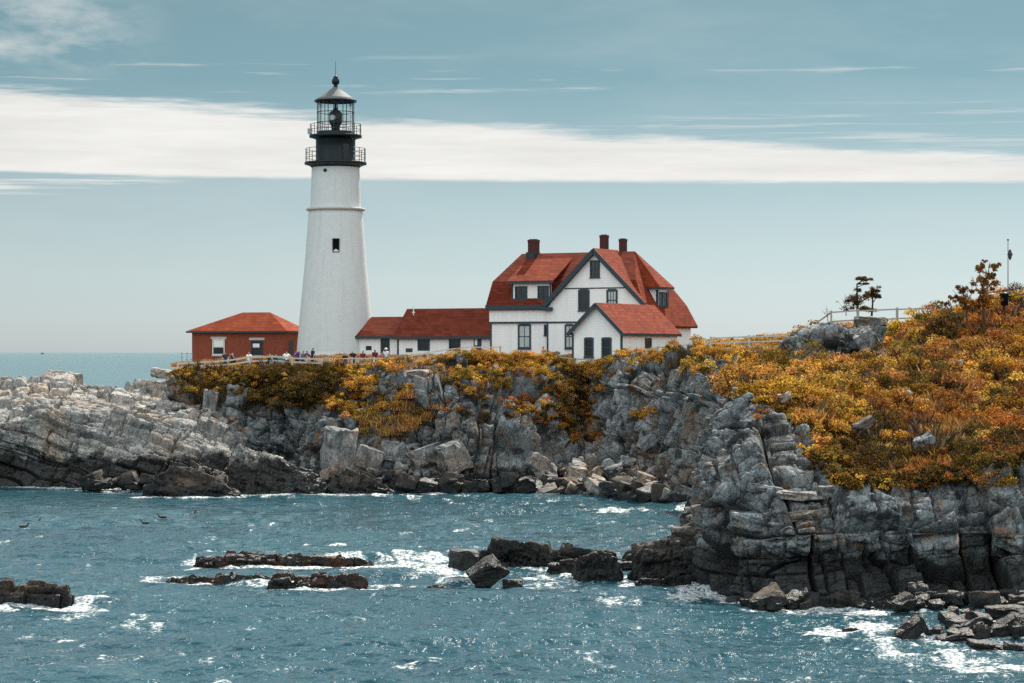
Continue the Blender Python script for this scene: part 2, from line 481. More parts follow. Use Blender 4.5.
# ---- far cliffs under the lighthouse (columns: base, foot, mid, top, plateau edge)
Z0 = None
far = [
 [(165,Z0,187),(165,450,188),(168,425,189),(172,395,190.5),(172,378,193)],
 [(200,Z0,186),(200,446,187),(200,420,188),(200,392,189),(200,372,193)],
 [(250,Z0,184),(250,446,185),(250,425,186),(250,405,187),(250,372,192)],
 [(300,Z0,180),(300,455,182),(300,432,184),(300,410,185.5),(300,372,191)],
 [(325,Z0,176),(325,468,177),(325,440,178.2),(330,414,180),(330,374,190)],
 [(362,Z0,175),(362,472,176),(362,446,178),(362,405,182),(362,374,190)],
 [(400,Z0,174),(400,468,175.3),(400,430,178),(400,385,181.5),(400,366,188)],
 [(448,Z0,173.5),(448,470,174.8),(448,432,177.3),(448,392,180.5),(448,360,187)],
 [(470,Z0,173),(470,474,174.2),(470,432,176.5),(470,390,179.5),(472,358,187)],
 [(512,Z0,173),(512,476,174.6),(512,435,177),(512,398,180),(512,358,187)],
 [(540,Z0,172.5),(545,474,175.5),(545,438,178.8),(545,396,182.5),(545,360,187)],
 [(572,Z0,172),(575,472,178),(578,432,183),(582,396,186.5),(582,364,190)],
 [(600,Z0,170),(604,470,177.5),(600,425,181),(596,384,184),(600,364,188)],
 [(625,Z0,168),(625,466,176),(622,415,178.6),(620,370,181.5),(622,363,187)],
 [(660,Z0,165),(662,464,172.5),(660,415,175),(660,370,177.8),(662,358,184)],
 [(684,Z0,160),(690,466,166),(692,420,168.5),(696,374,171.5),(698,352,178)],
 [(694,Z0,150),(702,462,153),(712,420,156),(728,378,160),(735,354,168)],
 [(714,Z0,150),(722,462,153),(735,420,156),(748,378,160),(757,354,168)],
]
def lat(cols, under=1.6):
    G = []
    for c in cols:
        pts = [P(*q) for q in c]
        pts = [pts[0] + np.array([0, -0.6, -under])] + pts
        G.append(pts)
    return G
colsC = lat(far)
for c in colsC:                                     # tuck the last row under the turf
    last = c[-1].copy(); c.append(last + np.array([0, 3.0, -0.9]))
far_levels = [((2.7,2.8,6.0), 1.15, 0.40, 0.8), ((1.15,1.3,2.3), 0.42, 0.5, 0.45), ((0.6,0.7,0.95), 0.10, 0.8, 0.16)]
o_far, v_far, n_far = rock_sheet('cliff', colsC, 0.105, far_levels, M['rock'], rotm('Y', 6), 0.2, 3, topfade=0.22, lowamp=0.8)

# ---- near cliff on the right: its hidden flank, the nose and the long face
near = [
 [(694,Z0,152),(704,462,154.5),(716,420,157),(734,380,161)],
 [(700,Z0,140),(710,470,141),(722,430,143),(746,384,150)],
 [(697,Z0,122),(703,500,122.6),(714,455,124),(746,389,129)],
 [(688,Z0,110),(687,530,110.4),(703,462,111.6),(737,396,114)],
 [(693,Z0,104),(694,550,104.5),(706,470,106),(744,398,109.5)],
 [(712,Z0,99.5),(714,560,100),(716,480,102),(752,402,107)],
 [(742,Z0,97),(742,566,97.6),(742,486,100.5),(768,404,106)],
 [(775,Z0,95.5),(775,560,96.3),(778,496,98),(795,418,105)],
 [(812,Z0,95),(812,560,96),(812,502,97.4),(826,462,103.5)],
 [(850,Z0,95),(850,565,96.4),(850,504,97.8),(852,482,102)],
 [(900,Z0,95),(900,560,97.2),(902,505,98.6),(903,480,102)],
 [(950,Z0,95),(950,560,97.8),(955,502,99),(958,474,102)],
 [(1000,Z0,95),(1000,560,97.4),(1005,500,98.6),(1005,462,102)],
 [(1060,Z0,94),(1060,560,96.6),(1060,495,98),(1060,455,102)],
 [(1200,Z0,92),(1200,560,94),(1200,495,96),(1200,440,101)],
]
G2 = lat(near)
for c, n_ in zip(G2, near):                          # waves have cut a hollow under a lip of harder rock
    k = float(np.clip((n_[0][0]-715)/40, 0, 1)) if n_[0][2] < 101 else 0.0
    c.insert(3, c[2]*0.55+c[3]*0.45+np.array([0,-0.55*k,0]))
    c[2] = c[2]+np.array([0,1.0*k,0]); c[1] = c[1]+np.array([0,0.7*k,0])
for c in G2:
    last = c[-1].copy(); c.append(last + np.array([0.4, 2.6, -0.9]))
near_levels = [((1.9,2.3,5.6), 0.80, 0.18, 0.85), ((1.5,1.5,0.85), 0.26, 0.22, 0.36), ((0.6,0.7,0.42), 0.06, 0.5, 0.12)]
o_near, v_near, n_near = rock_sheet('sea_cliff', G2, 0.068, near_levels, M['rock_near'], rotm('Y', -5), 0.11, 9, topfade=0.34, lowamp=0.45, fine=((0.3,0.3,0.2),0.018,1.0,0.015))

# ---- pale rock shelf on the left: dipping beds
shelf = [
 [(-260,Z0,181),(-260,470,182),(-260,430,183.5),(-260,405,189),(-260,392,196),(-260,380,206)],
 [(-60,Z0,179),(-60,470,180.5),(-60,426,180),(-60,402,188),(-60,389,195),(-60,378,205)],
 [(0,Z0,178.5),(0,470,180),(0,421,179.5),(0,399,187.5),(0,385,194.5),(0,379,200)],
 [(50,Z0,177.5),(50,468,178.8),(50,414,180),(50,396,187.5),(50,377,195),(50,376,199)],
 [(100,Z0,177),(100,464,178),(100,413,181),(100,400,187.5),(100,380,195.5),(100,381,199)],
 [(150,Z0,176.5),(150,462,177.6),(150,418,182),(150,405,188),(150,386,194),(150,380,198)],
 [(188,Z0,177),(188,460,178.4),(188,422,183.2),(188,411,188),(188,396,192.5),(188,386,196)],
 [(226,Z0,178),(226,458,180),(226,430,184.4),(226,424,187.2),(226,418,190),(226,415,193)],
 [(264,Z0,180),(264,462,182),(264,446,186),(264,440,188),(264,436,190),(264,434,193)],
 [(285,Z0,183),(285,475,185),(285,468,187),(285,466,189),(285,464,191),(285,462,193)],
]
G3 = lat(shelf)
for c in G3:
    b = c[-1].copy(); c.append(b + np.array([0, 9.0, -6.0])); c.append(b + np.array([0, 13.0, -11.0]))
shelf_levels = [((7.5,4.5,1.25), 0.50, 0.22, 0.42), ((2.2,2.4,0.9), 0.30, 0.35, 0.40), ((0.8,0.9,0.35), 0.05, 0.6, 0.12)]
o_shelf, v_shelf, n_shelf = rock_sheet('rock_shelf', G3, 0.11, shelf_levels, M['shelf'], rotm('Y', 17), 0.16, 21, lowamp=0.35, fine=((0.4,0.4,0.3),0.02,1.0,0.015))

# ------------------------------------------------------------------ turf ground above the cliffs
ctrl = [(715,349.5,159),(749,348,157),(788,346,155),(1006,310,137),(1030,306,136),(172,378,193),(200,375,193),(250,374,192),(300,374,191),(330,376,190),(362,376,190),(400,368,188),(448,362,187),(472,360,187),
 (512,360,187),(545,362,187),(582,366,190),(600,366,188),(622,365,187),(662,360,184),(698,354,178),(735,356,168),
 (240,362,205),(180,366,205),(335,357.5,200),(335,357,210),(400,360,203),(460,360,203),(500,359,205),(590,358,203),(650,358,203),(620,358,192),(570,359,192),(660,356,190),
 (700,356,205),(760,352,195),(220,362,215),(600,358,225),(400,358,225),
 (720,346,165),(750,342,158),(790,337,155),(820,328,150),(850,326,150),(900,327,150),(935,326,148),(960,325,145),(1000,314,142),(1024,310,140),(1100,304,138),(1250,292,135),
 (720,352,175),(800,346,170),(900,340,170),(1024,322,160),(1200,310,160),(900,345,190),(1100,340,190),
 (737,398,115),(746,390,130),(746,386,150),(744,400,110),(752,404,107.5),(768,405,106.5),(795,420,105.5),(826,463,104),(852,482,102.5),(903,480,102.5),(958,474,102.5),(1005,463,102.5),(1060,456,102.5),(1200,441,101.5),
 (780,398,112),(800,392,120),(760,392,125),(820,402,114),(835,440,107),(900,440,110),(960,428,111),(1024,416,111),(1100,410,111),
 (870,394,122),(950,380,122),(1024,362,123),(1100,350,123),(810,376,132),(870,368,134),(940,350,134),(1024,330,132),(770,372,148),(790,366,141),(825,366,140.5),(865,366,140),(885,352,140),(800,340,147),(850,332,147.5),(900,345,142),(945,335,140)]
CP = np.array([P(*c) for c in ctrl])
def _rbf():
    n = len(CP); d = np.sqrt(((CP[:,None,:2]-CP[None,:,:2])**2).sum(-1))
    A = np.zeros((n+3, n+3)); A[:n,:n] = d - np.eye(n)*0.8; A[:n,n:] = np.c_[np.ones(n), CP[:,:2]]; A[n:,:n] = A[:n,n:].T
    return np.linalg.solve(A, np.r_[CP[:,2], 0,0,0])
_W = _rbf()
def gz(x, y):
    x = np.atleast_1d(np.asarray(x, float)); y = np.atleast_1d(np.asarray(y, float)); o = []
    for s in range(0, len(x), 20000):
        q = np.stack([x[s:s+20000], y[s:s+20000]], 1)
        d = np.sqrt(((q[:,None]-CP[None,:,:2])**2).sum(-1))
        o.append(d @ _W[:-3] + _W[-3] + q @ _W[-2:])
    return np.concatenate(o)
def gz1(x, y): return float(gz(x, y)[0])

coast = [P(*c[-1])[:2] for c in far] + [P(*c[-1])[:2] for c in near]
coast = [p + np.array([0.0, 0.4]) for p in coast]
poly = np.array(coast + [(60, 100), (95, 140), (95, 240), (-20, 245), (-36, 245), (-33.4, 224), (-29.0, 199)])
def inside(x, y, pg):
    r = np.zeros(len(x), bool); n = len(pg)
    for i in range(n):
        x1, y1 = pg[i]; x2, y2 = pg[(i+1) % n]
        c = (y1 > y) != (y2 > y)
        r ^= c & (x < (x2-x1)*(y-y1)/((y2-y1) if y2 != y1 else 1e-9)+x1)
    return r
gx = np.arange(-38, 95, 0.45); gy = np.arange(98, 246, 0.45)
X, Y = np.meshgrid(gx, gy, indexing='ij')
zz = gz(X.ravel(), Y.ravel())
gp = np.stack([X.ravel(), Y.ravel(), zz], 1)
gp[:,2] += 0.16*fbm(gp*0.6, 5, 4)
ins = inside(gp[:,0], gp[:,1], poly)
fq = grid_faces(len(gx), len(gy)); fq = fq[ins[fq].all(1)]
used = np.unique(fq); remap = np.full(len(gp), -1); remap[used] = np.arange(len(used))
gpts = gp[used]
def turf_mat():
    m, nt = mat('dry_turf'); h = NT(nt)
    pos = h.n('ShaderNodeNewGeometry').outputs['Position']
    a = h.noise(pos, 0.35, 5, 0.6); b = h.noise(pos, 3.0, 5, 0.7)
    c = h.mix(h.rng(a, 0.35, 0.65), (0.16,0.075,0.016), (0.10,0.038,0.015))
    c = h.mix(h.rng(b, 0.4, 0.7), c, (0.035,0.026,0.012))
    bm_ = h.n('ShaderNodeBump', {'Strength': 0.9, 'Distance': 0.2, 'Height': b}).outputs[0]
    out(h, h.n('ShaderNodeBsdfPrincipled', {'Base Color': c, 'Roughness': 0.95, 'Normal': bm_}).outputs[0])
    return m
o_ground = link_mesh('ground', np_mesh('ground', gpts, remap[fq], True), turf_mat()); o_ground['kind'] = 'structure'

# seabed block under the headland so nothing is hollow from the side
def seabed():
    b = MB(); b.box(-400, 400, -40, 900, -9, -8)
    m = simple_mat('seabed_mud', (0.03,0.04,0.04), 0.9)
    o = b.build('seabed', m); o['kind'] = 'structure'
seabed()

# ---- rock outcrop on the hill under the fence
oc = [[(772,372,142.5),(774,360,143.2),(776,352,144),(778,348,146)],
      [(788,374,141.2),(788,358,141.6),(790,340,142.6),(792,334,146)],
      [(812,374,140.6),(812,352,140.9),(814,334,142),(816,328,146)],
      [(838,374,140.4),(838,350,140.6),(842,329,141.8),(844,324,146)],
      [(862,374,140.2),(864,350,140.6),(868,327,142.2),(870,323,146)],
      [(884,372,140.6),(886,352,141.4),(888,334,143),(890,330,146)],
      [(900,368,142),(900,352,143),(900,340,144),(902,336,147)]]
oc = [[P(*q) for q in c] + [P(*c[-1])+np.array([0,2.5,-1.2])] for c in oc]
rock_sheet('outcrop', oc, 0.08, [((1.5,1.6,3.4), 0.40, 0.4, 0.35), ((0.8,0.9,1.5), 0.12, 0.5, 0.2)], M['rock_near'], rotm('Y', 4), 0.10, 77, topfade=0.15, lowamp=0.3)

# ------------------------------------------------------------------ loose rocks
def hull_rock(seed, squash=(1,1,1), n=13, cuts=3, rough=0.05, boxy=0.5):
    """an angular stone about 2 units across: bevelled hull, facets and chips"""
    r = random.Random(seed); bm = bmesh.new()
    cs = [(x,y,z) for x in (-1,1) for y in (-1,1) for z in (-1,1)]
    r.shuffle(cs); drop = 4 if boxy < 0.65 else 2
    for i, c in enumerate(cs):
        if i < drop:                                 # a knocked-off corner becomes a slanting facet
            for ax in range(3):
                p = list(c); p[ax] *= r.uniform(-0.3, 0.35); bm.verts.new([p[q]*squash[q]*r.uniform(0.85,1.0) for q in range(3)])
        else:
            bm.verts.new([c[q]*squash[q]*r.uniform(0.68+0.2*boxy, 1.05) for q in range(3)])
    for i in range(n-9):
        p = Vector((r.gauss(0,1), r.gauss(0,1), r.gauss(0,1))).normalized()*r.uniform(1.0,1.25); bm.verts.new([p[q]*squash[q] for q in range(3)])
    res = bmesh.ops.convex_hull(bm, input=bm.verts[:])
    bmesh.ops.delete(bm, geom=[g for g in res['geom_interior'] if isinstance(g, bmesh.types.BMVert)], context='VERTS')
    bmesh.ops.dissolve_limit(bm, angle_limit=R(12), verts=bm.verts[:], edges=bm.edges[:])
    bmesh.ops.bevel(bm, geom=bm.edges[:], offset=0.06, segments=2, profile=0.6, affect='EDGES')
    bmesh.ops.triangulate(bm, faces=bm.faces[:])
    bmesh.ops.subdivide_edges(bm, edges=bm.edges[:], cuts=cuts, use_grid_fill=True)
    bmesh.ops.triangulate(bm, faces=bm.faces[:])
    bm.normal_update()
    V = np.array([v.co[:] for v in bm.verts]); N = np.array([v.normal[:] for v in bm.verts])
    Fq = np.array([[v.index for v in f.verts] for f in bm.faces])
    bm.free()
    d, tone = joints(V*1.0+seed*3.7, [((0.9,0.9,0.4), rough*1.4, 0.8, rough*1.2), ((0.35,0.35,0.2), rough*0.5, 1.0, rough*0.5)], None, 0.1, seed)
    V = V + N*(d + rough*1.0*fbm(V*2.5, seed, 4) + 0.13*fbm(V*0.9, seed+3, 2))[:, None]
    return np_mesh('boulder', V, Fq, False, {'tone': ('FLOAT', tone)})

ROCKS = [hull_rock(s, sq, n, 2, 0.05, bx) for s, sq, n, bx in
   [(1,(1,.9,.8),13,.6),(2,(1,.8,.55),12,.7),(3,(1,.7,.45),11,.8),(4,(1,1,.9),14,.4),(5,(1,.75,.35),12,.85),(6,(1,.85,.7),10,.5),(7,(1,.6,.5),12,.7),(8,(.9,1,.6),13,.6)]]
_mats_done = {}
def rock_mesh(i, m):
    k = (i, m)
    if k not in _mats_done:
        me = ROCKS[i].copy(); me.materials.append(M[m]); _mats_done[k] = me
    return _mats_done[k]

def stone(px, py, Y, w, hgt, variant, m='boulder', rot=(0,0,0), depth=None, name='boulder', label=None, cat='boulder', group=None):
    """one loose stone; px,py = where the middle of its foot was measured, w,hgt in metres"""
    p = P(px, py, Y)
    o = bpy.data.objects.new(name, rock_mesh(variant, m)); COL.objects.link(o)
    d = depth if depth else w*0.8
    me = ROCKS[variant]; co = np.empty(len(me.vertices)*3, np.float32); me.vertices.foreach_get('co', co); co = co.reshape(-1,3)
    Rm = np.array(Euler([R(a) for a in rot]).to_matrix())
    S = np.array([w/2, d/2, hgt/2])/np.abs(co).max(0)
    q = (co*S) @ Rm.T
    o.scale = S; o.rotation_euler = [R(a) for a in rot]
    o.location = (p[0], p[1]+d*0.25, p[2] - q[:,2].min() - 0.22*hgt)
    return tag(o, label, cat, group)

def mound(name, prof, Y, depth, levels, m, label, cat='rock', seed=0, ds=0.07, rot=None, back=1.0, flat=0.0, sub=0.8, kind=None, group=None):
    """a long low rock in the water. prof = [(px, py_top)] its crest along its length, waterline at distance Y; depth in metres"""
    px = np.array([p[0] for p in prof], float); py = np.array([p[1] for p in prof], float)
    x = (px-CX)/F*Y; zt = CAMZ+(HY-py)/F*(Y+depth*0.4)
    nu = int((x[-1]-x[0])/ds)+2; nv = int(depth/ds*1.3)+10
    u = np.linspace(x[0], x[-1], nu); top = np.interp(u, x, zt)
    t = np.linspace(0, 1, nv)
    k = 0.16+0.10*(1-flat)                           # share of the depth taken by the front face
    yy = np.where(t < 0.35, t/0.35*k, k+(t-0.35)/0.65*(1-k))
    zf = np.where(t < 0.35, (t/0.35), 1-(np.clip((t-0.35)/0.65, 0, 1)**2.2))
    D = np.zeros((nu, nv, 3))
    endt = np.clip(np.minimum(u-x[0], x[-1]-u)/0.35, 0, 1)**0.6
    D[...,0] = u[:,None]; D[...,1] = Y + yy[None]*depth*(0.45+0.55*endt[:,None]) + (1-endt[:,None])*depth*0.3
    D[...,2] = -sub + zf[None]*(top[:,None]+sub)*np.maximum(endt[:,None], 0.0)
    N = grid_normals(D); N = boxblur(boxblur(N, 6, 0), 6, 1); N /= np.maximum(1e-9, np.sqrt((N*N).sum(-1, keepdims=True)))
    p = D.reshape(-1,3); n = N.reshape(-1,3)
    d, tone = joints(p, levels, rot, 0.12, seed)
    d += 0.04*fbm(p*3, seed, 3)
    v = p+n*d[:,None]
    o = link_mesh(name, np_mesh(name, v, grid_faces(nu, nv), False, {'tone': ('FLOAT', tone)}), M[m])
    foot.append(np.stack([u, np.full(nu, Y)], 1)); foot.append(np.stack([u, np.full(nu, Y+depth*0.8)], 1))
    return tag(o, label, cat, group, kind)
foot = []                                            # plan points where water meets rock (for foam)
sea_lv = [((1.0,1.0,0.5), 0.16, 1.0, 0.10), ((0.4,0.45,0.22), 0.07, 1.1, 0.05)]
reef_lv = [((0.8,0.8,0.35), 0.11, 1.0, 0.08), ((0.3,0.3,0.16), 0.05, 1.1, 0.04)]
slab_lv = [((1.6,1.0,0.35), 0.15, 1.1, 0.10), ((0.5,0.5,0.18), 0.06, 1.1, 0.04)]

mound('sea_rock', [(-60,600),(-45,584),(0,583),(40,582),(62,583),(68,587),(71,606)], 94.5, 3.2, sea_lv, 'sea_rock', 'flat-topped brown rock with a black front, cut by the left edge of the water', seed=31, flat=0.8, rot=rotm('Y',4))
mound('reef', [(186,562),(196,556),(205,555),(245,551.5),(290,553.5),(340,557),(358,559),(376,563)], 112, 3.4, reef_lv, 'reef', 'long low black reef with rust-brown weed, the farther of the two in the open water', 'reef', seed=41)
mound('reef', [(158,580),(168,576.5),(185,575),(230,573.5),(256,576),(270,577),(283,573),(300,575),(312,579)], 104.5, 2.2, reef_lv, 'reef', 'left half of the nearer flat black reef, broken by a splash of surf', 'reef', seed=42)
mound('reef', [(257,590),(265,580),(300,577),(318,572),(345,574),(364,577),(372,586)], 102, 2.2, reef_lv, 'reef', 'right half of the nearer flat black reef, with a raised knob', 'reef', seed=43)
mound('sea_rock', [(422,589),(430,586),(447,586),(455,589)], 102.2, 1.0, reef_lv, 'reef', 'smallest black rock awash in white water, just left of the tilted dark wedge', seed=44)
mound('sea_rock', [(470,568),(478,548),(498,541),(530,539),(548,544),(556,552),(566,546),(590,548),(612,551),(622,558),(634,553),(660,568)], 111.5, 3.6, [((2.2,1.2,0.5), 0.28, 0.9, 0.2), ((0.7,0.7,0.25), 0.08, 1.0, 0.06)], 'sea_rock', 'broad brown slab of layered rock reaching from the cliff into the surf', seed=45, flat=0.4, rot=rotm('Y',14))
mound('sea_rock', [(540,574),(552,563),(585,560),(612,562),(640,561),(662,574)], 108.8, 2.4, slab_lv, 'sea_rock', 'low wet ledge between the broad layered slab and the square black ledge', seed=57, rot=rotm('Y',10))
mound('sea_rock', [(570,578),(580,556),(600,554),(618,560),(626,576)], 105.6, 1.8, sea_lv, 'dark_rock', 'rounded dark boulder in the surf against the end of the layered slab', seed=46)
mound('sea_rock', [(632,572),(640,542),(660,538),(700,540),(722,545),(735,572)], 104.6, 6.0, sea_lv, 'dark_rock', 'big square black ledge at the foot of the cliff corner', seed=47, flat=1.0)
mound('sea_rock', [(628,588),(640,577),(665,574),(690,578),(700,588)], 102.6, 1.6, slab_lv, 'dark_rock', 'low dark shelf awash below the square black ledge', seed=48)
mound('sea_rock', [(800,614),(815,604),(838,588),(852,590),(880,600),(905,604),(960,612)], 93.2, 1.9, slab_lv, 'sea_rock', 'long grey slab dipping right along the foot of the near cliff', seed=49, rot=rotm('Y',18))
mound('sea_rock', [(880,604),(895,594),(940,590),(985,592),(1024,590),(1100,592)], 94.3, 2.4, slab_lv, 'sea_rock', 'layered dark ledge under the near cliff behind the grey slab', seed=50, rot=rotm('Y',12))
mound('sea_rock', [(835,634),(842,627),(858,628),(872,634)], 85.8, 0.8, reef_lv, 'dark_rock', 'small flat black rock alone in the glittering water below the near cliff', seed=51)
mound('sea_rock', [(136,492),(150,478),(165,468),(180,466),(205,474),(228,488),(240,496)], 165.5, 4.5, slab_lv, 'sea_rock', 'low dark slab dipping right in front of the pale shelf', seed=52, ds=0.1, rot=rotm('Y',22))
mound('sea_rock', [(222,495),(228,455),(236,444),(262,452),(290,464),(318,478),(330,494)], 169, 7.0, sea_lv, 'shelf', 'sloping pale slab with a dark foot between the shelf and the cove boulders', seed=53, ds=0.1, rot=rotm('Y',22))
mound('sea_rock', [(322,494),(330,476),(345,468),(365,474),(392,490),(400,494)], 170, 4.0, slab_lv, 'sea_rock', 'dark wedge of rock sloping down right below the broken white boulders', seed=54, ds=0.1, rot=rotm('Y',24))
mound('sea_rock', [(395,492),(410,482),(440,479),(470,481),(500,484),(520,494)], 170.5, 3.0, slab_lv, 'dark_rock', 'low black ledge at the foot of the cliff below the white house', seed=55, ds=0.1)

# big stones one can pick out (px, foot py, Y, w, h, variant, material, rot, label)
for a in [
 (463,570,106.2,1.5,1.25,3,'rock',(0,6,10),'grey-blue boulder at the left tip of the layered slab in the surf'),
 (487,587,102.6,1.75,1.15,2,'dark_rock',(8,-38,5),'pointed dark wedge of rock tilted up out of the surf'),
 (513,588,102.4,1.0,0.55,1,'dark_rock',(0,3,0),'small square black block beside the tilted dark wedge'),
 (768,613,93.0,1.55,0.85,0,'sea_rock',(5,-28,20),'pale pyramid-shaped stone at the foot of the near cliff'),
 (806,611,93.6,0.9,0.5,5,'boulder',(0,-15,0),'small tan stone left of the grey slab under the near cliff'),
 (338,468,176.0,2.9,3.9,0,'boulder',(4,6,12),'tallest pale blocky boulder of the cove, split down its middle'),
 (368,467,174.6,1.9,2.4,6,'boulder',(5,-68,10),'pale pointed boulder leaning in front of the cove cliff'),
 (394,463,175.6,2.1,2.2,3,'boulder',(0,10,40),'grey rounded block just right of the pale pointed boulder'),
 (413,390,182.2,3.7,2.3,3,'boulder',(0,0,15),'smooth pale boulder on the cliff edge below the low red roof'),
 (428,404,181.0,2.2,1.9,6,'boulder',(0,20,0),'grey block wedged under the smooth pale boulder'),
 (362,424,181.5,1.8,2.2,1,'boulder',(0,80,0),'grey upright stone half hidden in golden bushes of the cliff'),
 (377,404,182.5,1.3,0.9,5,'boulder',(0,20,0),'small brown stone among the golden bushes on the cliff'),
 (452,468,174.2,2.6,2.6,0,'boulder',(0,-20,30),'broad grey fallen block leaning on the cliff below the white house'),
 (425,462,174.8,1.7,3.2,6,'boulder',(0,72,0),'tall leaning grey slab left of the broad fallen block'),
 (542,478,174.6,2.7,1.5,2,'boulder',(0,28,15),'pale sloping slab at the left head of the rubble'),
 (648,452,173.0,1.7,2.0,3,'rock',(0,20,0),'dark rounded block low on the cove cliff'),
 (668,468,170.0,1.6,1.8,6,'boulder',(0,70,0),'grey upright block at the right head of the rubble'),
 (210,412,188.2,1.3,2.6,1,'boulder',(0,8,0),'left upright grey block below the brick building'),
 (237,410,187.6,1.8,2.9,1,'boulder',(0,4,0),'right upright grey block below the brick building'),
 (158,398,193.0,2.4,2.1,7,'shelf',(0,6,0),'squared pale block standing on the back of the rock shelf'),
 (178,392,192.6,1.0,1.9,6,'shelf',(0,84,0),'narrow upright stone at the right end of the rock shelf'),
 (162,378,194.6,2.2,0.9,2,'shelf',(0,9,0),'tilted tan capstone on top of the squared pale block'),
 (872,328,147.0,3.2,0.95,5,'rock_near',(0,6,0),'overhanging dark slab on top of the hill outcrop by the rail fence'),
 (868,352,140.6,2.2,1.7,5,'rock',(0,-30,0),'sloping blue-grey slab at the right of the hill outcrop'),
 (912,330,143.0,1.5,0.5,4,'boulder',(0,4,0),'thin pale slab in the grass right of the hill outcrop'),
 (866,430,106.4,0.75,1.25,5,'rock_near',(6,62,20),'narrow grey stone standing out of the golden slope'),
 (925,452,105.2,0.9,1.3,0,'rock_near',(-8,66,35),'tallest grey stone standing out of the rust-coloured slope'),
 (906,401,113.8,0.62,0.75,3,'boulder',(0,0,0),'small pale stone high on the golden slope'),
 (866,381,120,0.75,0.65,5,'boulder',(0,30,0),'small white stone below the hill outcrop'),
 (812,386,119.6,1.8,0.8,5,'boulder',(0,0,0),'flat white stone at the top edge of the near cliff'),
 (838,384,123,1.1,0.5,6,'boulder',(0,0,20),'flat grey stone in the golden bushes above the near cliff'),
 (958,368,121,0.9,0.6,5,'boulder',(0,0,0),'dark stone in the rust-coloured grass'),
 (745,398,110.0,1.2,0.7,1,'boulder',(0,0,10),'pale block at the corner edge of the near cliff top'),
 (785,402,106.9,1.0,0.55,5,'boulder',(0,-12,0),'tilted pale slab on the brow of the near cliff'),
 # ledge slabs on the near cliff
 (800,502,98.2,3.2,0.5,5,'boulder',(0,5,8),'longest flat slab on the ledge of the near cliff'),
 (765,494,99.0,1.7,0.42,6,'boulder',(0,9,0),'white slab at the left end of the cliff ledge'),
 (838,496,98.4,1.7,0.6,1,'boulder',(0,2,0),'squared slab at the right end of the cliff ledge'),
 (806,519,97.6,2.1,0.45,6,'boulder',(0,-6,10),'lower flat slab jutting from the near cliff'),
 (752,528,98.2,2.0,0.9,2,'rock_near',(0,2,0),'thick grey slab under the white one on the cliff ledge'),
 (686,540,106.5,1.5,0.8,2,'rock_near',(0,0,0),'flat grey block at the foot of the cliff corner'),
 # front pile on the right
 (910,641,84.2,1.55,0.62,4,'sea_rock',(0,-30,15),'dark tilted slab at the left end of the front rock pile'),
 (935,640,84.4,1.05,0.65,5,'sea_rock',(0,0,0),'rounded dark stone next to the tilted slab of the front pile'),
 (972,634,86.0,1.75,1.05,3,'sea_rock',(0,-8,30),'brown hump-backed rock, largest of the front pile'),
 (1008,618,88.5,1.7,0.6,1,'sea_rock',(0,0,0),'flat brown rock at the back of the front pile'),
 (1003,643,84.0,1.9,0.6,4,'sea_rock',(0,-32,0),'long slab leaning in the middle of the front pile'),
 (1022,636,85.0,1.2,0.8,0,'sea_rock',(0,-20,0),'grey block at the right edge of the front pile'),
 (958,648,83.2,1.5,0.5,2,'dark_rock',(0,-18,0),'dark wet stone at the water edge of the front pile'),
 (990,654,82.0,1.6,0.45,2,'dark_rock',(0,6,0),'low wet stone in the foam before the front pile'),
 (1016,655,81.6,1.2,0.5,5,'dark_rock',(0,10,0),'wet boulder at the right corner of the front pile'),
 (985,606,91.0,1.3,0.8,6,'sea_rock',(0,0,0),'brown stone behind the hump-backed rock'),
 (1020,606,91.0,1.2,0.6,5,'sea_rock',(0,0,0),'small squat stone at the back right of the front pile'),
 (1012,684,75.0,1.3,0.4,2,'dark_rock',(0,-8,0),'dark stone in the foam at the bottom right corner'),
]:
    px, py, Y, w, hh, v, m, rot, lb = a
    stone(px, py, Y, w, hh, v, m, rot, label=lb)
    if py > HY+8 and abs(seaY(py)-Y) < 6: foot.append(P(px, None, Y)[None,:2] + rng.uniform(-w/2, w/2, (6,1))*np.array([[1,0.15]]))

# rubble fan in the cove and shore stones: individuals of shared shapes
def scatter(n, fn, group, label, m_choices, seed, nm='stone'):
    r = random.Random(seed)
    for i in range(n):
        px, py, Y, w = fn(r)
        stone(px, py, Y, w, w*r.uniform(0.42,0.75), r.randrange(8), r.choice(m_choices), (r.uniform(-22,22), r.uniform(-32,32), r.uniform(0,180)), label=label, group=group, name=nm, cat=nm)
def fan(r):
    px = r.uniform(490, 690); t = r.random()
    lo = 503 + 4*math.sin(px*0.05); hi = 470+8*abs((px-570)/110)**1.5
    py = lo+(hi-lo)*t; Y = np.interp(px, [490,600,690],[170.5,165,157]) + 9.5*t
    return px, py, Y, r.uniform(0.7, 2.3)*(1.05-0.35*t)
scatter(150, fan, 'rubble at the foot of the cove', 'angular grey stone in the rubble fan at the foot of the cove', ['boulder','boulder','sea_rock','rock'], 5, 'boulder')
def shore(r):
    px = r.uniform(395, 690); Y = np.interp(px, [395,480,560,690],[171,170.5,169.5,158]); py = HY+CAMZ*F/Y
    return px, py-1, Y, r.uniform(0.9, 2.4)
scatter(42, shore, 'dark stones along the cove waterline', 'dark wet stone along the waterline of the cove', ['dark_rock','sea_rock'], 6, 'boulder')
def foot2(r):
    px = r.choice([r.uniform(745, 830), r.uniform(880,1024)]); Y = r.uniform(92.5, 95); return px, HY+CAMZ*F/Y-2, Y, r.uniform(0.35, 1.0)
scatter(34, foot2, 'stones at the foot of the near cliff', 'small dark stone at the foot of the near cliff', ['dark_rock','sea_rock'], 7)
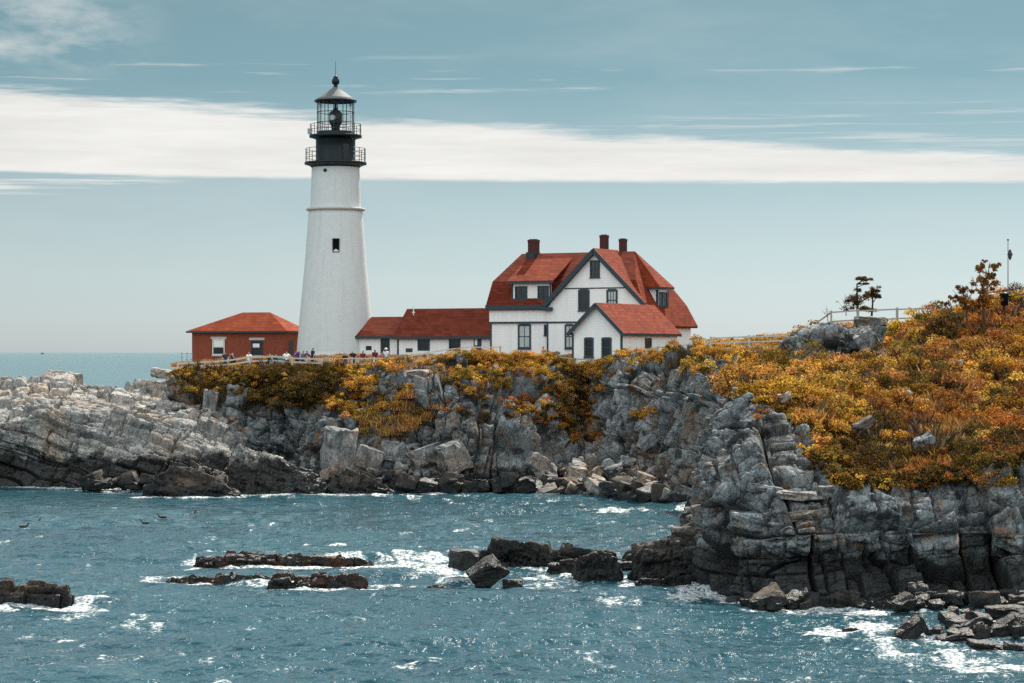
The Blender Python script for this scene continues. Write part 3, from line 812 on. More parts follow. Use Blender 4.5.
def pile(r):
    px = r.uniform(945, 1060); Y = r.uniform(83, 91); t = (px-945)/100
    return px, HY+(CAMZ-0.35*t)*F/Y, Y, r.uniform(0.35, 0.95)
scatter(40, pile, 'small stones of the front pile', 'small brown stone in the front rock pile', ['sea_rock','sea_rock','dark_rock'], 8)
def shelf_foot(r):
    px = r.uniform(90, 225); Y = r.uniform(172, 177); return px, HY+CAMZ*F/Y-3, Y, r.uniform(0.7, 1.9)
scatter(30, shelf_foot, 'stones at the foot of the shelf', 'dark stone at the foot of the pale rock shelf', ['dark_rock','sea_rock'], 9)
def cove_left(r):
    px = r.uniform(325, 470); t = r.random(); Y = 172.5+4.5*t; return px, HY+(CAMZ-0.15-1.5*t)*F/Y, Y, r.uniform(0.7, 1.8)
scatter(34, cove_left, 'stones below the broken boulders', 'grey angular stone at the foot of the cliff below the low red roofs', ['boulder','rock','sea_rock'], 10)
def shelf_top(r):
    px = r.uniform(150, 240); t = r.random(); Y = 185+7*t; py = np.interp(px,[150,185,225,240],[412,416,426,436])-14*t
    return px, py, Y, r.uniform(0.35, 1.0)
scatter(40, shelf_top, 'stones scattered on the shelf', 'small pale stone scattered at the right end of the rock shelf', ['shelf','boulder'], 12)
for c in far: foot.append(P(*c[0])[None,:2])
# ------------------------------------------------------------------ the sea
def seg_pts(cols, step=0.5):
    pts = np.array([P(*c[0])[:2] for c in cols]); o = []
    for a, b in zip(pts[:-1], pts[1:]):
        n = max(2, int(np.hypot(*(b-a))/step)); t = np.linspace(0, 1, n)[:,None]; o.append(a*(1-t)+b*t)
    return np.concatenate(o)
foot += [seg_pts(far), seg_pts(near), seg_pts(shelf)]
FP = np.concatenate(foot)

def build_sea():
    rows = [18.0, 24, 32, 42, 52, 60]
    y = 64.0
    while y < 205:
        rows.append(y); y += max(0.11, y*y/24150*0.55)
    while y < 60000:
        rows.append(y); y *= 1.035 if y < 900 else 1.12
    rows = np.array(rows)
    a = np.concatenate([np.linspace(-2.5,-0.40,14)[:-1], np.linspace(-0.40,-0.245,26)[:-1], np.linspace(-0.245,0.245,760), np.linspace(0.245,0.40,26)[1:], np.linspace(0.40,2.5,14)[1:]])
    Y, A = np.meshgrid(rows, a, indexing='xy')         # (na, nr)
    X = A*Y
    x = X.ravel(); yv = Y.ravel()
    z = np.zeros(len(x)); r = np.random.default_rng(3)
    fade = np.clip(1-(yv-150)/500, 0.0, 1)
    p2 = np.stack([x, yv, np.zeros_like(x)], 1)
    wx = x + 1.2*vnoise(p2*0.13, 71); wy = yv + 1.2*vnoise(p2*0.13, 72)
    for i in range(46):
        L = 0.62*(1.07**i)*r.uniform(0.9,1.1)         # 0.7 .. 18 m
        th = R(-97 + r.normal(0, 24))
        k = 2*math.pi/L; ph = r.uniform(0, 6.28)
        amp = (0.0066*L**0.70)*(1.25 if L < 5 else 1.0)
        s = np.sin(k*(wx*math.cos(th)+wy*math.sin(th))+ph)
        z += amp*(s+0.35*s*s-0.17)
    gust = 0.75+0.5*vnoise(p2*np.array([0.03,0.05,1]), 77)
    z = z*gust*fade
    # foam field
    foam = np.zeros(len(x)); m = (yv > 60) & (yv < 215) & (np.abs(x/yv) < 0.26)
    idx = np.where(m)[0]; d2 = np.full(len(idx), 1e9)
    for s in range(0, len(idx), 20000):
        q = np.stack([x[idx[s:s+20000]], yv[idx[s:s+20000]]], 1).astype(np.float32)
        fp = FP.astype(np.float32)
        d = (q**2).sum(1)[:,None] + (fp**2).sum(1)[None] - 2*q@fp.T
        d2[s:s+20000] = d.min(1)
    dist = np.sqrt(np.maximum(d2, 0))
    pm = p2[idx]
    n1 = fbm(pm*np.array([0.35,0.22,1]), 81, 4); n2 = fbm(pm*np.array([1.5,0.8,1]), 82, 4)
    f = np.clip(1-dist/1.6, 0, 1)*1.05 + 0.75*n1 + 0.55*n2 - 0.40
    f = np.where(dist > 5, -1, f)
    # breaking water patches: (px, py, half width px, half height px, strength)
    px = CX + x[idx]/yv[idx]*F; py = HY + CAMZ*F/yv[idx]
    for (cx, cy, hw, hh, st) in [(418,566,66,11,1.0),(450,560,40,7,.8),(405,583,48,5,.75),(360,559,40,3,.8),(292,583,24,5,1.0),(560,588,70,7,.45),(625,600,34,5,.7),(585,579,60,6,.55),(545,578,60,5,.6),
          (690,594,34,7,1.05),(725,604,28,6,.9),(660,588,34,6,.75),(85,600,26,8,.8),(62,609,22,4,.7),(8,612,25,6,.8),(112,491,26,4,.8),(620,511,58,4,.85),(430,498,60,4,.35),(290,495,70,3,.5),
          (425,655,24,3,.6),(935,655,100,11,.9),(990,670,80,12,.95),(870,628,40,5,.7),(880,640,60,6,.45),(600,560,40,4,.5),(380,575,60,10,.5),(800,618,80,4,.55),(480,578,60,6,.7),(235,553,45,3,.5),(35,617,60,5,.5),(340,590,40,4,.6)]:
        e = ((px-cx)/hw)**2 + ((py-cy)/hh)**2
        f = np.maximum(f, st*np.exp(-e*0.9) + 0.62*n1 + 0.75*n2 - 0.36)
    # whitecaps on crests, in windy patches only
    foam[idx] = np.clip(f*2.2, 0, 1)
    z[idx] += 0.10*np.clip(f, 0, 0.8)*(0.5+n2)
    nr = len(rows)
    V = np.stack([x, yv, z], 1)
    fq = grid_faces(len(a), nr)
    me = np_mesh('sea', V, fq, True, {'foam': ('FLOAT', foam)})
    m, nt = mat('sea_water'); h = NT(nt)
    pos = h.n('ShaderNodeNewGeometry').outputs['Position']
    fa = h.n('ShaderNodeAttribute', attribute_name='foam').outputs['Fac']
    mp = h.n('ShaderNodeMapping', {'Vector': pos, 'Scale': (1.0, 0.8, 1)}).outputs[0]
    s1 = h.noise(mp, 0.85, 3, 0.55); s2 = h.noise(mp, 3.2, 3, 0.55); big = h.noise(pos, 0.055, 4, 0.6)
    hh = h.math('ADD', h.math('MULTIPLY', s1, 0.8), h.math('MULTIPLY', s2, 0.22))
    b = h.n('ShaderNodeBump', {'Strength': 1.0, 'Distance': 0.50, 'Height': hh}).outputs[0]
    deep = h.mix(h.rng(big, 0.35, 0.65), (0.015,0.056,0.077), (0.023,0.079,0.101))
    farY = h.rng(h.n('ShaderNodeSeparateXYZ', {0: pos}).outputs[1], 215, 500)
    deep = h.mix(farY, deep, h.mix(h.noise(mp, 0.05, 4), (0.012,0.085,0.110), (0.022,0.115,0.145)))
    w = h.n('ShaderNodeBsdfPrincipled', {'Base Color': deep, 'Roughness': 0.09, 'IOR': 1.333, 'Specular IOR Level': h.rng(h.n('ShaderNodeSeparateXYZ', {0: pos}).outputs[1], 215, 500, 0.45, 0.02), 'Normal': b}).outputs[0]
    br = h.noise(mp, 5.5, 8, 0.74)
    th_ = h.math('SUBTRACT', 0.65, h.math('MULTIPLY', fa, 0.21))
    ff = h.math('MULTIPLY', h.rng(h.math('SUBTRACT', br, th_), -0.06, 0.16, 0, 1, True), h.rng(fa, 0.01, 0.35))
    fo = h.n('ShaderNodeBsdfPrincipled', {'Base Color': (0.62,0.65,0.65,1), 'Roughness': 0.8, 'Specular IOR Level': 0.2, 'Normal': b}).outputs[0]
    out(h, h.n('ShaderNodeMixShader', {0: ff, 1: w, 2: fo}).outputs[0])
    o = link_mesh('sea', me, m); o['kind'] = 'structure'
build_sea()

# ------------------------------------------------------------------ vegetation
GOLD = [(0.66,0.36,0.06),(0.56,0.27,0.045),(0.72,0.45,0.11),(0.36,0.16,0.03),(0.17,0.075,0.018)]
RUST = [(0.38,0.13,0.026),(0.30,0.095,0.028),(0.46,0.20,0.04),(0.19,0.06,0.022),(0.52,0.26,0.06)]
DARK = [(0.050,0.038,0.014),(0.075,0.050,0.016),(0.035,0.028,0.012),(0.11,0.065,0.018),(0.20,0.10,0.02)]
STRAW= [(0.52,0.30,0.10),(0.44,0.21,0.07),(0.56,0.36,0.15),(0.34,0.13,0.055)]
OLIVE= [(0.25,0.15,0.028),(0.16,0.095,0.020),(0.36,0.22,0.04),(0.085,0.055,0.016)]

def leaves(centers, nrm, size, cols, g, aspect=0.55):
    """(n,3) leaf centres -> quads; returns V, F, colour"""
    n = len(centers)
    nn = nrm + g.normal(0, 0.75, (n,3)); nn /= np.maximum(1e-6, np.linalg.norm(nn, axis=1, keepdims=True))
    a = np.cross(nn, g.normal(0,1,(n,3))); a /= np.maximum(1e-6, np.linalg.norm(a, axis=1, keepdims=True)); b = np.cross(nn, a)
    s = size*g.uniform(0.55, 1.35, (n,1))
    q = np.stack([centers-a*s, centers-b*s*aspect+nn*s*0.12, centers+a*s, centers+b*s*aspect+nn*s*0.12], 1)
    f = np.arange(n*4).reshape(n, 4)
    c = np.array(cols)[g.integers(0, len(cols), n)]*g.uniform(0.72, 1.25, (n,1))
    c = np.concatenate([np.repeat(c, 4, 0), np.ones((n*4,1))], 1)
    return q.reshape(-1,3), f, c

def bush_cloud(g, n, rad, cols, leaf, lobes=7):
    """uneven shrub crown: several lobes, leaves near their skins, gaps between"""
    L = g.normal(0, 0.42, (lobes,3))*np.array(rad); L[:,2] = np.abs(L[:,2])+rad[2]*0.25
    lr = g.uniform(0.28, 0.55, lobes)
    k = g.integers(0, lobes, n)
    d = g.normal(0,1,(n,3)); d /= np.linalg.norm(d, axis=1, keepdims=True)
    d[:,2] = np.where(d[:,2] < -0.3, -d[:,2], d[:,2])
    rr = g.uniform(0.45, 1.08, (n,1))
    c = L[k] + d*rr*lr[k][:,None]*np.array(rad)
    c[:,2] = np.maximum(c[:,2], 0.02)
    V, Fq, C = leaves(c, d*0.9+np.array([0,0,0.35]), leaf, cols, g)
    lobe_tone = g.uniform(0.72, 1.2, lobes)
    C[:,:3] *= np.repeat(lobe_tone[k], 4)[:,None]
    return V, Fq, C

def grass_cloud(g, n, rad, cols, hgt):
    base = g.normal(0, 0.5, (n,2))*rad
    h = hgt*g.uniform(0.5, 1.2, n); lean = g.normal(0, 0.28, (n,2))*h[:,None]
    w = 0.022*g.uniform(0.7,1.6,n); an = g.uniform(0, math.pi, n)
    dx = np.stack([np.cos(an)*w, np.sin(an)*w, np.zeros(n)], 1)
    b = np.concatenate([base, np.zeros((n,1))], 1); m = b+np.concatenate([lean*0.4, (h*0.55)[:,None]], 1); t = b+np.concatenate([lean, h[:,None]], 1)
    q = np.stack([b-dx, b+dx, t+dx*0.4, m-dx*1.1], 1)
    c = np.array(cols)[g.integers(0, len(cols), n)]*g.uniform(0.7,1.25,(n,1))
    c = np.concatenate([np.repeat(c, 4, 0), np.ones((n*4,1))], 1)
    return q.reshape(-1,3), np.arange(n*4).reshape(n,4), c

class Cover:
    def __init__(s): s.V=[]; s.F=[]; s.C=[]; s.n=0
    def add(s, V, Fq, C, loc, scale=1.0, rz=0.0, tint=1.0):
        c, si = math.cos(rz), math.sin(rz)
        Rm = np.array([[c,-si,0],[si,c,0],[0,0,1]])
        s.V.append((V*scale)@Rm.T+np.array(loc)); s.F.append(Fq+s.n); cc = C.copy(); cc[:,:3] *= tint; s.C.append(cc); s.n += len(V)
    def build(s, name, label, cat):
        me = np_mesh(name, np.concatenate(s.V), np.concatenate(s.F), False, {'leafcol': ('FLOAT_COLOR', np.concatenate(s.C))})
        o = link_mesh(name, me, M['leaf']); return tag(o, label, cat, None, 'stuff')

g = np.random.default_rng(99)
LIB = {}
for key, cols in (('gold',GOLD),('rust',RUST),('dark',DARK),('olive',OLIVE)):
    LIB[key] = [bush_cloud(g, 360, (0.75,0.75,0.62), cols, 0.072, 6) for _ in range(6)]
for key, cols in (('gold',GOLD),('rust',RUST),('dark',DARK),('olive',OLIVE)):
    LIB[key+'_big'] = [bush_cloud(g, 1800, (1.15,1.15,1.0), cols, 0.066, 9) for _ in range(5)]
LIB['straw'] = [grass_cloud(g, 170, 0.75, STRAW, 0.75) for _ in range(4)]
LIB['rustgrass'] = [grass_cloud(g, 170, 0.75, RUST+STRAW[:2], 0.7) for _ in range(4)]

# candidate points on the turf and on the upper cliffs
gn_all = gpts
cand_far = v_far; cand_near = v_near
def region(src, pg, ymax=None, ymin=None):
    px, py = proj(src); ok = inside(px, py, np.array(pg, float))
    if ymax: ok &= src[:,1] < ymax
    if ymin: ok &= src[:,1] > ymin
    return src[ok]
def sow(cover, src, n, kinds, scale=(0.6,1.2), clump=0.35, seed=1, sink=0.12):
    bx_, by_ = proj(src); src = src[~((bx_ > 784) & (bx_ < 902) & (by_ > 318) & (by_ < 372) & (src[:,1] < 148))]
    """n clumps on points src; kinds = [(key, weight)] mixed in patches"""
    if len(src) == 0: return
    q = np.random.default_rng(seed)
    pts = src[q.integers(0, len(src), n)]
    nz = fbm(pts*0.33, seed+5, 3)*0.5+0.5 + q.normal(0, 0.16, n)
    w = np.cumsum([k[1] for k in kinds]); w = w/w[-1]
    rank = np.argsort(np.argsort(nz))/n
    for p, t in zip(pts, rank):
        key = kinds[int(np.searchsorted(w, t, side='right').clip(0, len(kinds)-1))][0]
        V, Fq, C = LIB[key][q.integers(0, len(LIB[key]))]
        s = q.uniform(*scale)
        cover.add(V, Fq, C, p+np.array([q.normal(0,.1), q.normal(0,.1), -sink*s]), s, q.uniform(0, 6.28), q.uniform(0.55, 1.2)*np.array([1.0, q.uniform(0.88, 1.27), q.uniform(0.7, 1.5)]))

far_cov = Cover()
front = lambda ymax: gpts
sow(far_cov, region(gpts, [(246,340),(335,340),(335,420),(246,420)], 194.5), 150, [('dark',6),('olive',1)], (0.45,0.8), seed=31)
sow(far_cov, region(v_far, [(246,366),(338,366),(345,400),(300,412),(250,405)]), 200, [('dark',6),('dark_big',2)], (0.6,1.1), seed=32)
def notdark(src):
    a_, b_ = proj(src); return src[~((a_ > 250) & (a_ < 332) & (b_ > 360))]
sow(far_cov, notdark(region(gpts, [(172,340),(345,340),(345,420),(172,420)], 194.5)), 200, [('gold',4),('olive',2),('dark',1)], (0.45,0.75), seed=1)
sow(far_cov, region(gpts, [(345,340),(700,340),(700,420),(345,420)], 193), 480, [('gold',5),('olive',2),('straw',2)], (0.35,0.65), seed=2)
sow(far_cov, notdark(region(v_far, [(178,372),(345,368),(345,412),(300,418),(240,392),(178,398)])), 200, [('gold',2),('dark',2),('olive',2)], (0.6,1.1), seed=3)
sow(far_cov, region(v_far, [(325,366),(405,362),(400,392),(440,400),(440,414),(395,432),(330,414)]), 210, [('gold',3),('olive',2),('rust',1)], (0.55,1.0), seed=4)
sow(far_cov, region(v_far, [(430,352),(620,352),(606,378),(560,398),(430,394)]), 300, [('gold',4),('rust',2),('olive',1)], (0.55,1.0), seed=5)
sow(far_cov, region(v_far, [(500,392),(560,385),(604,385),(604,440),(575,448),(545,425),(505,410)]), 200, [('rust',3),('dark',2),('gold',1)], (0.45,0.9), seed=6)
sow(far_cov, region(v_far, [(600,352),(740,345),(738,385),(700,378),(660,370),(606,376)]), 150, [('gold',4),('olive',2)], (0.6,1.05), seed=7)
sow(far_cov, region(v_far, [(440,390),(520,395),(540,420),(470,425),(440,410)]), 70, [('rust',3),('dark',1)], (0.35,0.7), seed=8)
hillp = region(gpts, [(690,300),(860,300),(860,400),(690,400)], None, 140)
hx_, hy_ = proj(hillp); nearf = (hx_ > 696) & (hx_ < 800) & (hillp[:,1] < 163)
sow(far_cov, hillp[nearf], 260, [('gold',4),('straw',2),('olive',1)], (0.3,0.55), seed=90)
sow(far_cov, hillp[~nearf], 560, [('gold',4),('olive',2),('rust',1),('straw',2)], (0.6,1.2), seed=9)
sow(far_cov, region(v_far, [(356,418),(415,394),(440,398),(432,418),(395,436),(360,432)]), 130, [('straw',3),('gold',1)], (0.5,0.9), seed=10)
sow(far_cov, region(v_far, [(255,372),(345,366),(345,405),(300,412),(250,405),(190,394)]), 150, [('dark_big',2),('gold_big',1)], (0.4,0.7), seed=20)
sow(far_cov, region(v_far, [(430,355),(600,355),(598,380),(560,396),(430,392)]), 90, [('gold_big',2),('olive_big',1)], (0.4,0.75), seed=21)
far_cov.build('shrub_cover', 'low golden and brown shrub cover along the cliff top and gullies below the lighthouse and houses', 'shrub cover')

near_cov = Cover()
slope = region(gpts, [(690,280),(1090,270),(1090,520),(690,520)], 146)
_a, _b = proj(slope); slope = slope[~((_a < 800) & (_b > 408))]
sx, sy = proj(slope)
sow(near_cov, slope, 620, [('dark',5),('olive',2),('rust',2)], (0.4,0.8), seed=11, sink=0.2)
patchy = fbm(slope*0.22, 404, 3)
bare = sy > 432
sow(near_cov, slope[bare], 260, [('dark',6),('rust',2),('dark_big',1)], (0.5,1.0), seed=120, sink=0.1)
sow(near_cov, slope[(sx < 860) & ~bare], 110, [('gold_big',6),('olive_big',2)], (0.6,1.25), seed=111, sink=0.2)
sow(near_cov, slope[(sx < 860) & (patchy > 0) & ~bare], 170, [('gold',5),('olive',1)], (0.6,1.1), seed=114, sink=0.0)
sow(near_cov, slope[(sx >= 860) & (sx < 950) & ~bare], 95, [('gold_big',4),('dark_big',2),('olive_big',2),('rust_big',2)], (0.6,1.2), seed=112, sink=0.2)
sow(near_cov, slope[(sx >= 860) & (patchy > -0.05) & ~bare], 260, [('rust',3),('gold',3)], (0.5,1.0), seed=115, sink=0.0)
sow(near_cov, slope[(sx >= 950) & ~(bare & (sx < 985))], 120, [('rust_big',4),('dark_big',1),('gold_big',3)], (0.6,1.2), seed=113, sink=0.2)
sow(near_cov, region(v_near, [(805,400),(1090,380),(1090,478),(1010,486),(900,492),(850,494),(808,470)]), 520, [('gold',2),('olive',2),('dark',6),('rust',1)], (0.45,0.95), seed=14)
sow(near_cov, region(v_near, [(736,378),(830,378),(830,412),(800,416),(770,402),(736,396)]), 70, [('gold',4),('straw',1)], (0.45,0.85), seed=15)
sow(near_cov, region(v_near, [(744,405),(768,405),(772,452),(752,455)]), 26, [('rust',3),('dark',1)], (0.3,0.55), seed=16)
sow(near_cov, region(gpts, [(745,392),(806,392),(812,425),(790,425)], 112), 60, [('gold',3),('olive',2)], (0.35,0.6), seed=210)
near_cov.build('shrub_cover', 'golden to rust-red scrub and brush covering the near slope above the dark cliff', 'shrub cover')

LIB['twig'] = [grass_cloud(g, 46, 0.6, [(0.06,0.04,0.028),(0.10,0.065,0.04),(0.16,0.11,0.07)], 1.15) for _ in range(4)]
gr = Cover()
sow(gr, slope, 260, [('twig',1)], (0.7,1.25), seed=201)
sow(gr, region(v_far, [(178,366),(600,352),(600,420),(400,425),(178,405)]), 120, [('twig',1)], (0.5,0.9), seed=202)
sow(gr, slope[(sx < 960) & (patchy < -0.05)], 240, [('straw',2)], (0.7,1.15), seed=203)
sow(gr, slope[(sx > 900)], 240, [('rustgrass',2),('straw',2)], (0.7,1.25), seed=17)
sow(gr, slope[(sx <= 880)], 90, [('straw',2)], (0.6,1.0), seed=18)
sow(gr, region(gpts, [(170,300),(1000,300),(1000,420),(170,420)], 222, 188), 900, [('straw',2)], (0.35,0.6), seed=19)
gr.build('dry_grass', 'tufts of dry straw-coloured and reddish grass between the shrubs', 'grass')

# ---- single shrubs one can tell apart
def shrub_mesh(name, n, rad, cols, leaf, seed, lobes=9):
    q = np.random.default_rng(seed)
    V, Fq, C = bush_cloud(q, n, rad, cols, leaf, lobes)
    me = np_mesh(name, V, Fq, False, {'leafcol': ('FLOAT_COLOR', C)}); me.materials.append(M['leaf']); return me
def stem_mesh(h, n, seed, r=0.03):
    q = random.Random(seed); b = MB()
    for i in range(n):
        a = q.uniform(0, 6.28); t = q.uniform(0.25, 0.75)*h
        b.bar((0.05*math.cos(a),0.05*math.sin(a),-0.3), (t*0.7*math.cos(a), t*0.7*math.sin(a), t*1.25), r, r*0.4, 5)
    o = b.build('stem', M['bark']); me = o.data; bpy.data.objects.remove(o); return me
SH = {}
for key, cols in (('gold',GOLD[:4]),('rust',RUST),('dark',DARK),('olive',OLIVE)):
    SH[key] = [(shrub_mesh('crown', 1900, (1.0,0.95,0.85), cols, 0.066, 200+i+len(key)*10, 8), stem_mesh(0.9, 6, i)) for i in range(3)]
def shrub(p, key, s, label, group=None, q=random.Random(4), sz=1.0, name='shrub'):
    e = empty(name, tuple(p), q.uniform(0, 6.28), label, 'shrub', group)
    cm, sm = q.choice(SH[key])
    for nm, me in (('crown', cm), ('stem', sm)):
        o = bpy.data.objects.new(nm, me); COL.objects.link(o); o.parent = e
    e.scale = (s, s, s*sz); return e
def on_ground(px, Y):
    x = (px-CX)/F*Y; return np.array([x, Y, gz1(x, Y)-0.1])
def near_surface(src, px, py):
    a, b = proj(src); return src[np.argmin((a-px)**2+(b-py)**2)]
for px, py, s in [(262,380,1.2),(278,378,1.1),(297,382,1.3),(312,378,1.1),(268,394,1.3),(290,397,1.5),(318,392,1.3),(332,386,1.1),(250,378,0.9),(305,402,1.2)]:
    shrub(near_surface(np.concatenate([v_far, gpts]), px, py)+np.array([0,-0.5,-0.6]), 'dark', s, 'dark brown-green dense bush of the clump on the cliff below the lighthouse', 'dark bushes below the lighthouse')
for px, py, s in [(196,378,.8),(214,376,.8),(232,378,.8),(205,382,0.9),(345,378,.8),(352,388,1.0),(335,380,0.7)]:
    shrub(near_surface(np.concatenate([v_far, gpts]), px, py)+np.array([0,-0.4,-0.5]), 'gold', s, 'rounded bright golden bush on the cliff edge beside the dark clump', 'golden bushes beside the dark clump')
for px, py, s in [(372,384,1.2),(386,394,1.2),(368,398,1.0),(395,404,1.1),(358,408,0.9)]:
    shrub(near_surface(v_far, px, py)+np.array([0,-0.4,-0.5]), 'gold', s, 'golden bush on the cliff left of the smooth pale boulder', 'golden bushes left of the pale boulder')
for px, Y, s in [(470,186.2,.8),(492,186,.85),(515,186.2,.75),(478,187,.7),(450,186.5,.65),(532,186.6,.75)]:
    shrub(on_ground(px, Y), 'gold', s*1.15, 'golden bush in the row along the cliff edge before the white house', 'golden bushes before the white house')
shrub(near_surface(v_far, 649,412)+np.array([0,-0.4,-0.8]), 'gold', 1.15, 'lone golden bush growing on the bare dark cove cliff')
shrub(near_surface(v_far, 585,372)+np.array([0,-0.3,-0.4]), 'dark', 0.95, 'dark bush in the gap at the head of the gully below the white garage')
for px, py, s in [(560,400,1.1),(566,420,1.0),(556,385,1.0)]:
    shrub(near_surface(v_far, px, py)+np.array([0,-0.4,-0.5]), 'olive', s, 'yellowing bush growing in the gully below the white garage', 'bushes in the gully')
for px, Y, s in [(706,157.5,.5),(714,157,.55),(722,156.5,.5),(700,159,.55),(745,147,.6),(765,147,.6),(690,180,1.2),(676,183,1.1),(655,185,1.0),(708,172,1.1),(800,148,.7),(785,147,.6)]:
    shrub(on_ground(px, Y), 'gold', s*1.15, 'golden bush on the low hill between the white garage and the outcrop', 'golden bushes on the low hill')
for px, Y, s in [(760,112,.8),(778,113,.85),(792,116,.9),(810,110,.9),(830,112,.8),(850,114,.85),(815,106,.75),(840,105,.75),(868,110,.8),(885,113,.8),(905,108,.75),(920,109,.8),(838,107,.8),(856,108.5,.75)]:
    shrub(on_ground(px, Y), 'gold', s*1.15, 'bright golden bush on the near slope above the square cliff face', 'golden bushes on the near slope')
for px, Y, s in [(945,112,.8),(965,115,.9),(985,110,.8),(1005,116,.9),(1015,108,.8),(975,122,.9),(1000,126,1.0),(950,128,.9),(1020,131,1.0),(925,124,.8)]:
    shrub(on_ground(px, Y), 'rust', s*1.15, 'rust-red bush on the near slope at the right edge', 'rust-red bushes on the near slope')
for px, Y, s in [(830,103.8,.7),(850,103.4,.75),(872,103.2,.75),(893,103,.7),(915,103.2,.7),(940,103.2,.75),(862,104.5,.8),(885,105,.9),(930,105,.85),(955,105,.8),(905,104.5,.9),(840,105,.8),(968,103.5,.8)]:
    shrub(on_ground(px, Y), 'dark', s, 'dark olive bush hanging at the lower brow of the near slope', 'dark bushes on the brow')

# ---- small trees on the crest: tapered trunk, limbs, ragged crown
def tree(name, base, trunk, limbs, clumps, cols, leaf, label, seed, cat='tree', dens=4.0):
    """trunk/limbs = lists of polylines [(x,y,z,r)...] relative to base; clumps = (x,y,z,rx,ry,rz,n)"""
    e = empty(name, base, 0, label, cat)
    def poly(pl, nm):
        b = MB()
        for a, c in zip(pl[:-1], pl[1:]): b.bar(a[:3], c[:3], a[3], c[3], 7)
        return b
    poly(trunk, 'trunk').build('trunk', M['bark'], e)
    for l in limbs: poly(l, 'limb').build('limb', M['bark'], e)
    q = np.random.default_rng(seed); Vs=[]; Fs=[]; Cs=[]; n0=0
    for (x,y,z,rx,ry,rz,n) in clumps:
        V, Fq, C = bush_cloud(q, int(n*(dens if cat == 'tree' else 1)), (rx,ry,rz), cols, leaf, 6)
        V = V+np.array([x,y,z-rz*0.5]); Vs.append(V); Fs.append(Fq+n0); Cs.append(C); n0 += len(V)
    me = np_mesh('crown', np.concatenate(Vs), np.concatenate(Fs), False, {'leafcol': ('FLOAT_COLOR', np.concatenate(Cs))})
    link_mesh('crown', me, M['leaf'], e)
    return e
PINE = [(0.10,0.062,0.022),(0.07,0.045,0.02),(0.15,0.085,0.03),(0.045,0.034,0.016)]
YT = 152.0; k = YT/F
def tb(px, Y):
    x=(px-CX)/F*Y; return (x, Y, gz1(x,Y)-0.1)
b0 = tb(858, YT); zt = CAMZ+(HY-0)/F*YT
def rel(px, py, b, Y): 
    p = P(px, py, Y); return (p[0]-b[0], p[1]-b[1], p[2]-b[2])
t = lambda px,py,r,dy=0: rel(px,py,b0,YT)[:1]+(dy,)+rel(px,py,b0,YT)[2:]+(r,)
c_ = lambda px,py,rx,rz,n,dy=0: (rel(px,py,b0,YT)[0], dy, rel(px,py,b0,YT)[2], rx, rx, rz, n)
tree('pine_tree', b0, [t(858,318,.10),t(857,300,.07),t(857,284,.05),t(862,281,.03)], [[t(858,303,.05),t(868,298,.035),t(873,296,.02)],[t(857,305,.04),t(851,296,.03)],[t(857,287,.03),t(866,284,.02)]],
     [c_(861,280,.50,.34,260),c_(866,284,.32,.2,110),c_(858,303,.8,.75,330),c_(850,302,.5,.45,120),c_(852,309,.7,.45,110),c_(864,310,.6,.4,90),c_(859,291,.32,.42,70),c_(866,296,.4,.4,80)], PINE, 0.05, 'wind-bent dark pine with a small flat crown on a bare stem, behind the rail fence', 61)
b0 = tb(876, YT+0.6); 
tree('pine_tree', b0, [t(873,316,.08),t(874,304,.06),t(874,294,.04)], [[t(874,303,.04),t(878,297,.02)],[t(874,300,.03),t(871,294,.02)]],
     [c_(875,295,.58,.68,420),c_(876,291,.40,.34,130),c_(868,310,.8,.4,220)], PINE, 0.05, 'small round-topped dark pine right of the wind-bent one', 62)
b0 = tb(846, YT); 
tree('bare_shrub', b0, [t(846,316,.03),t(846,304,.02),t(845,294,.008)], [[t(846,308,.015),t(842,298,.006)],[t(846,306,.015),t(849,297,.006)],[t(845,310,.012),t(839,303,.006)]],
     [c_(845,300,.3,.3,16),c_(838,302,.12,.1,8)], PINE, 0.06, 'thin nearly bare shrub left of the wind-bent pine', 63, 'shrub')
b0 = tb(818, 149); YT2=149
tree('bare_shrub', b0, [t(822,326,.03),t(821,314,.02),t(820,307,.008)], [[t(822,318,.015),t(816,311,.006)],[t(821,316,.015),t(827,312,.006)]],
     [c_(821,314,.35,.35,26)], RUST, 0.05, 'thin twiggy shrub at the left end of the rail fence on the hill', 64, 'shrub')
YT = 132.0
b0 = tb(984, YT)
tree('young_tree', b0, [t(984,325,.08),t(983,302,.06),t(983,285,.045),t(988,274,.03),t(990,262,.015)],
     [[t(983,290,.035),t(979,277,.02),t(981,264,.01)],[t(985,280,.03),t(994,271,.018),t(998,268,.01)],[t(983,300,.03),t(976,287,.02),t(972,276,.01)],[t(988,276,.02),t(984,266,.01)]],
     [c_(982,271,.42,.55,130),c_(990,277,.42,.46,130),c_(995,269,.42,.40,110),c_(985,285,.32,.32,50),c_(974,284,.22,.36,34),c_(984,262,.18,.2,22),c_(981,293,.5,.45,90),c_(990,290,.3,.4,50),c_(978,303,.6,.5,110),c_(993,283,.4,.5,80),c_(979,281,.4,.45,80),c_(988,300,.5,.5,80)], [(0.34,0.15,0.03),(0.22,0.10,0.025),(0.40,0.19,0.04),(0.08,0.055,0.02)], 0.06, 'taller young tree with ragged brown leaves on the crest left of the flagpole', 65)
b0 = tb(962, YT-1)
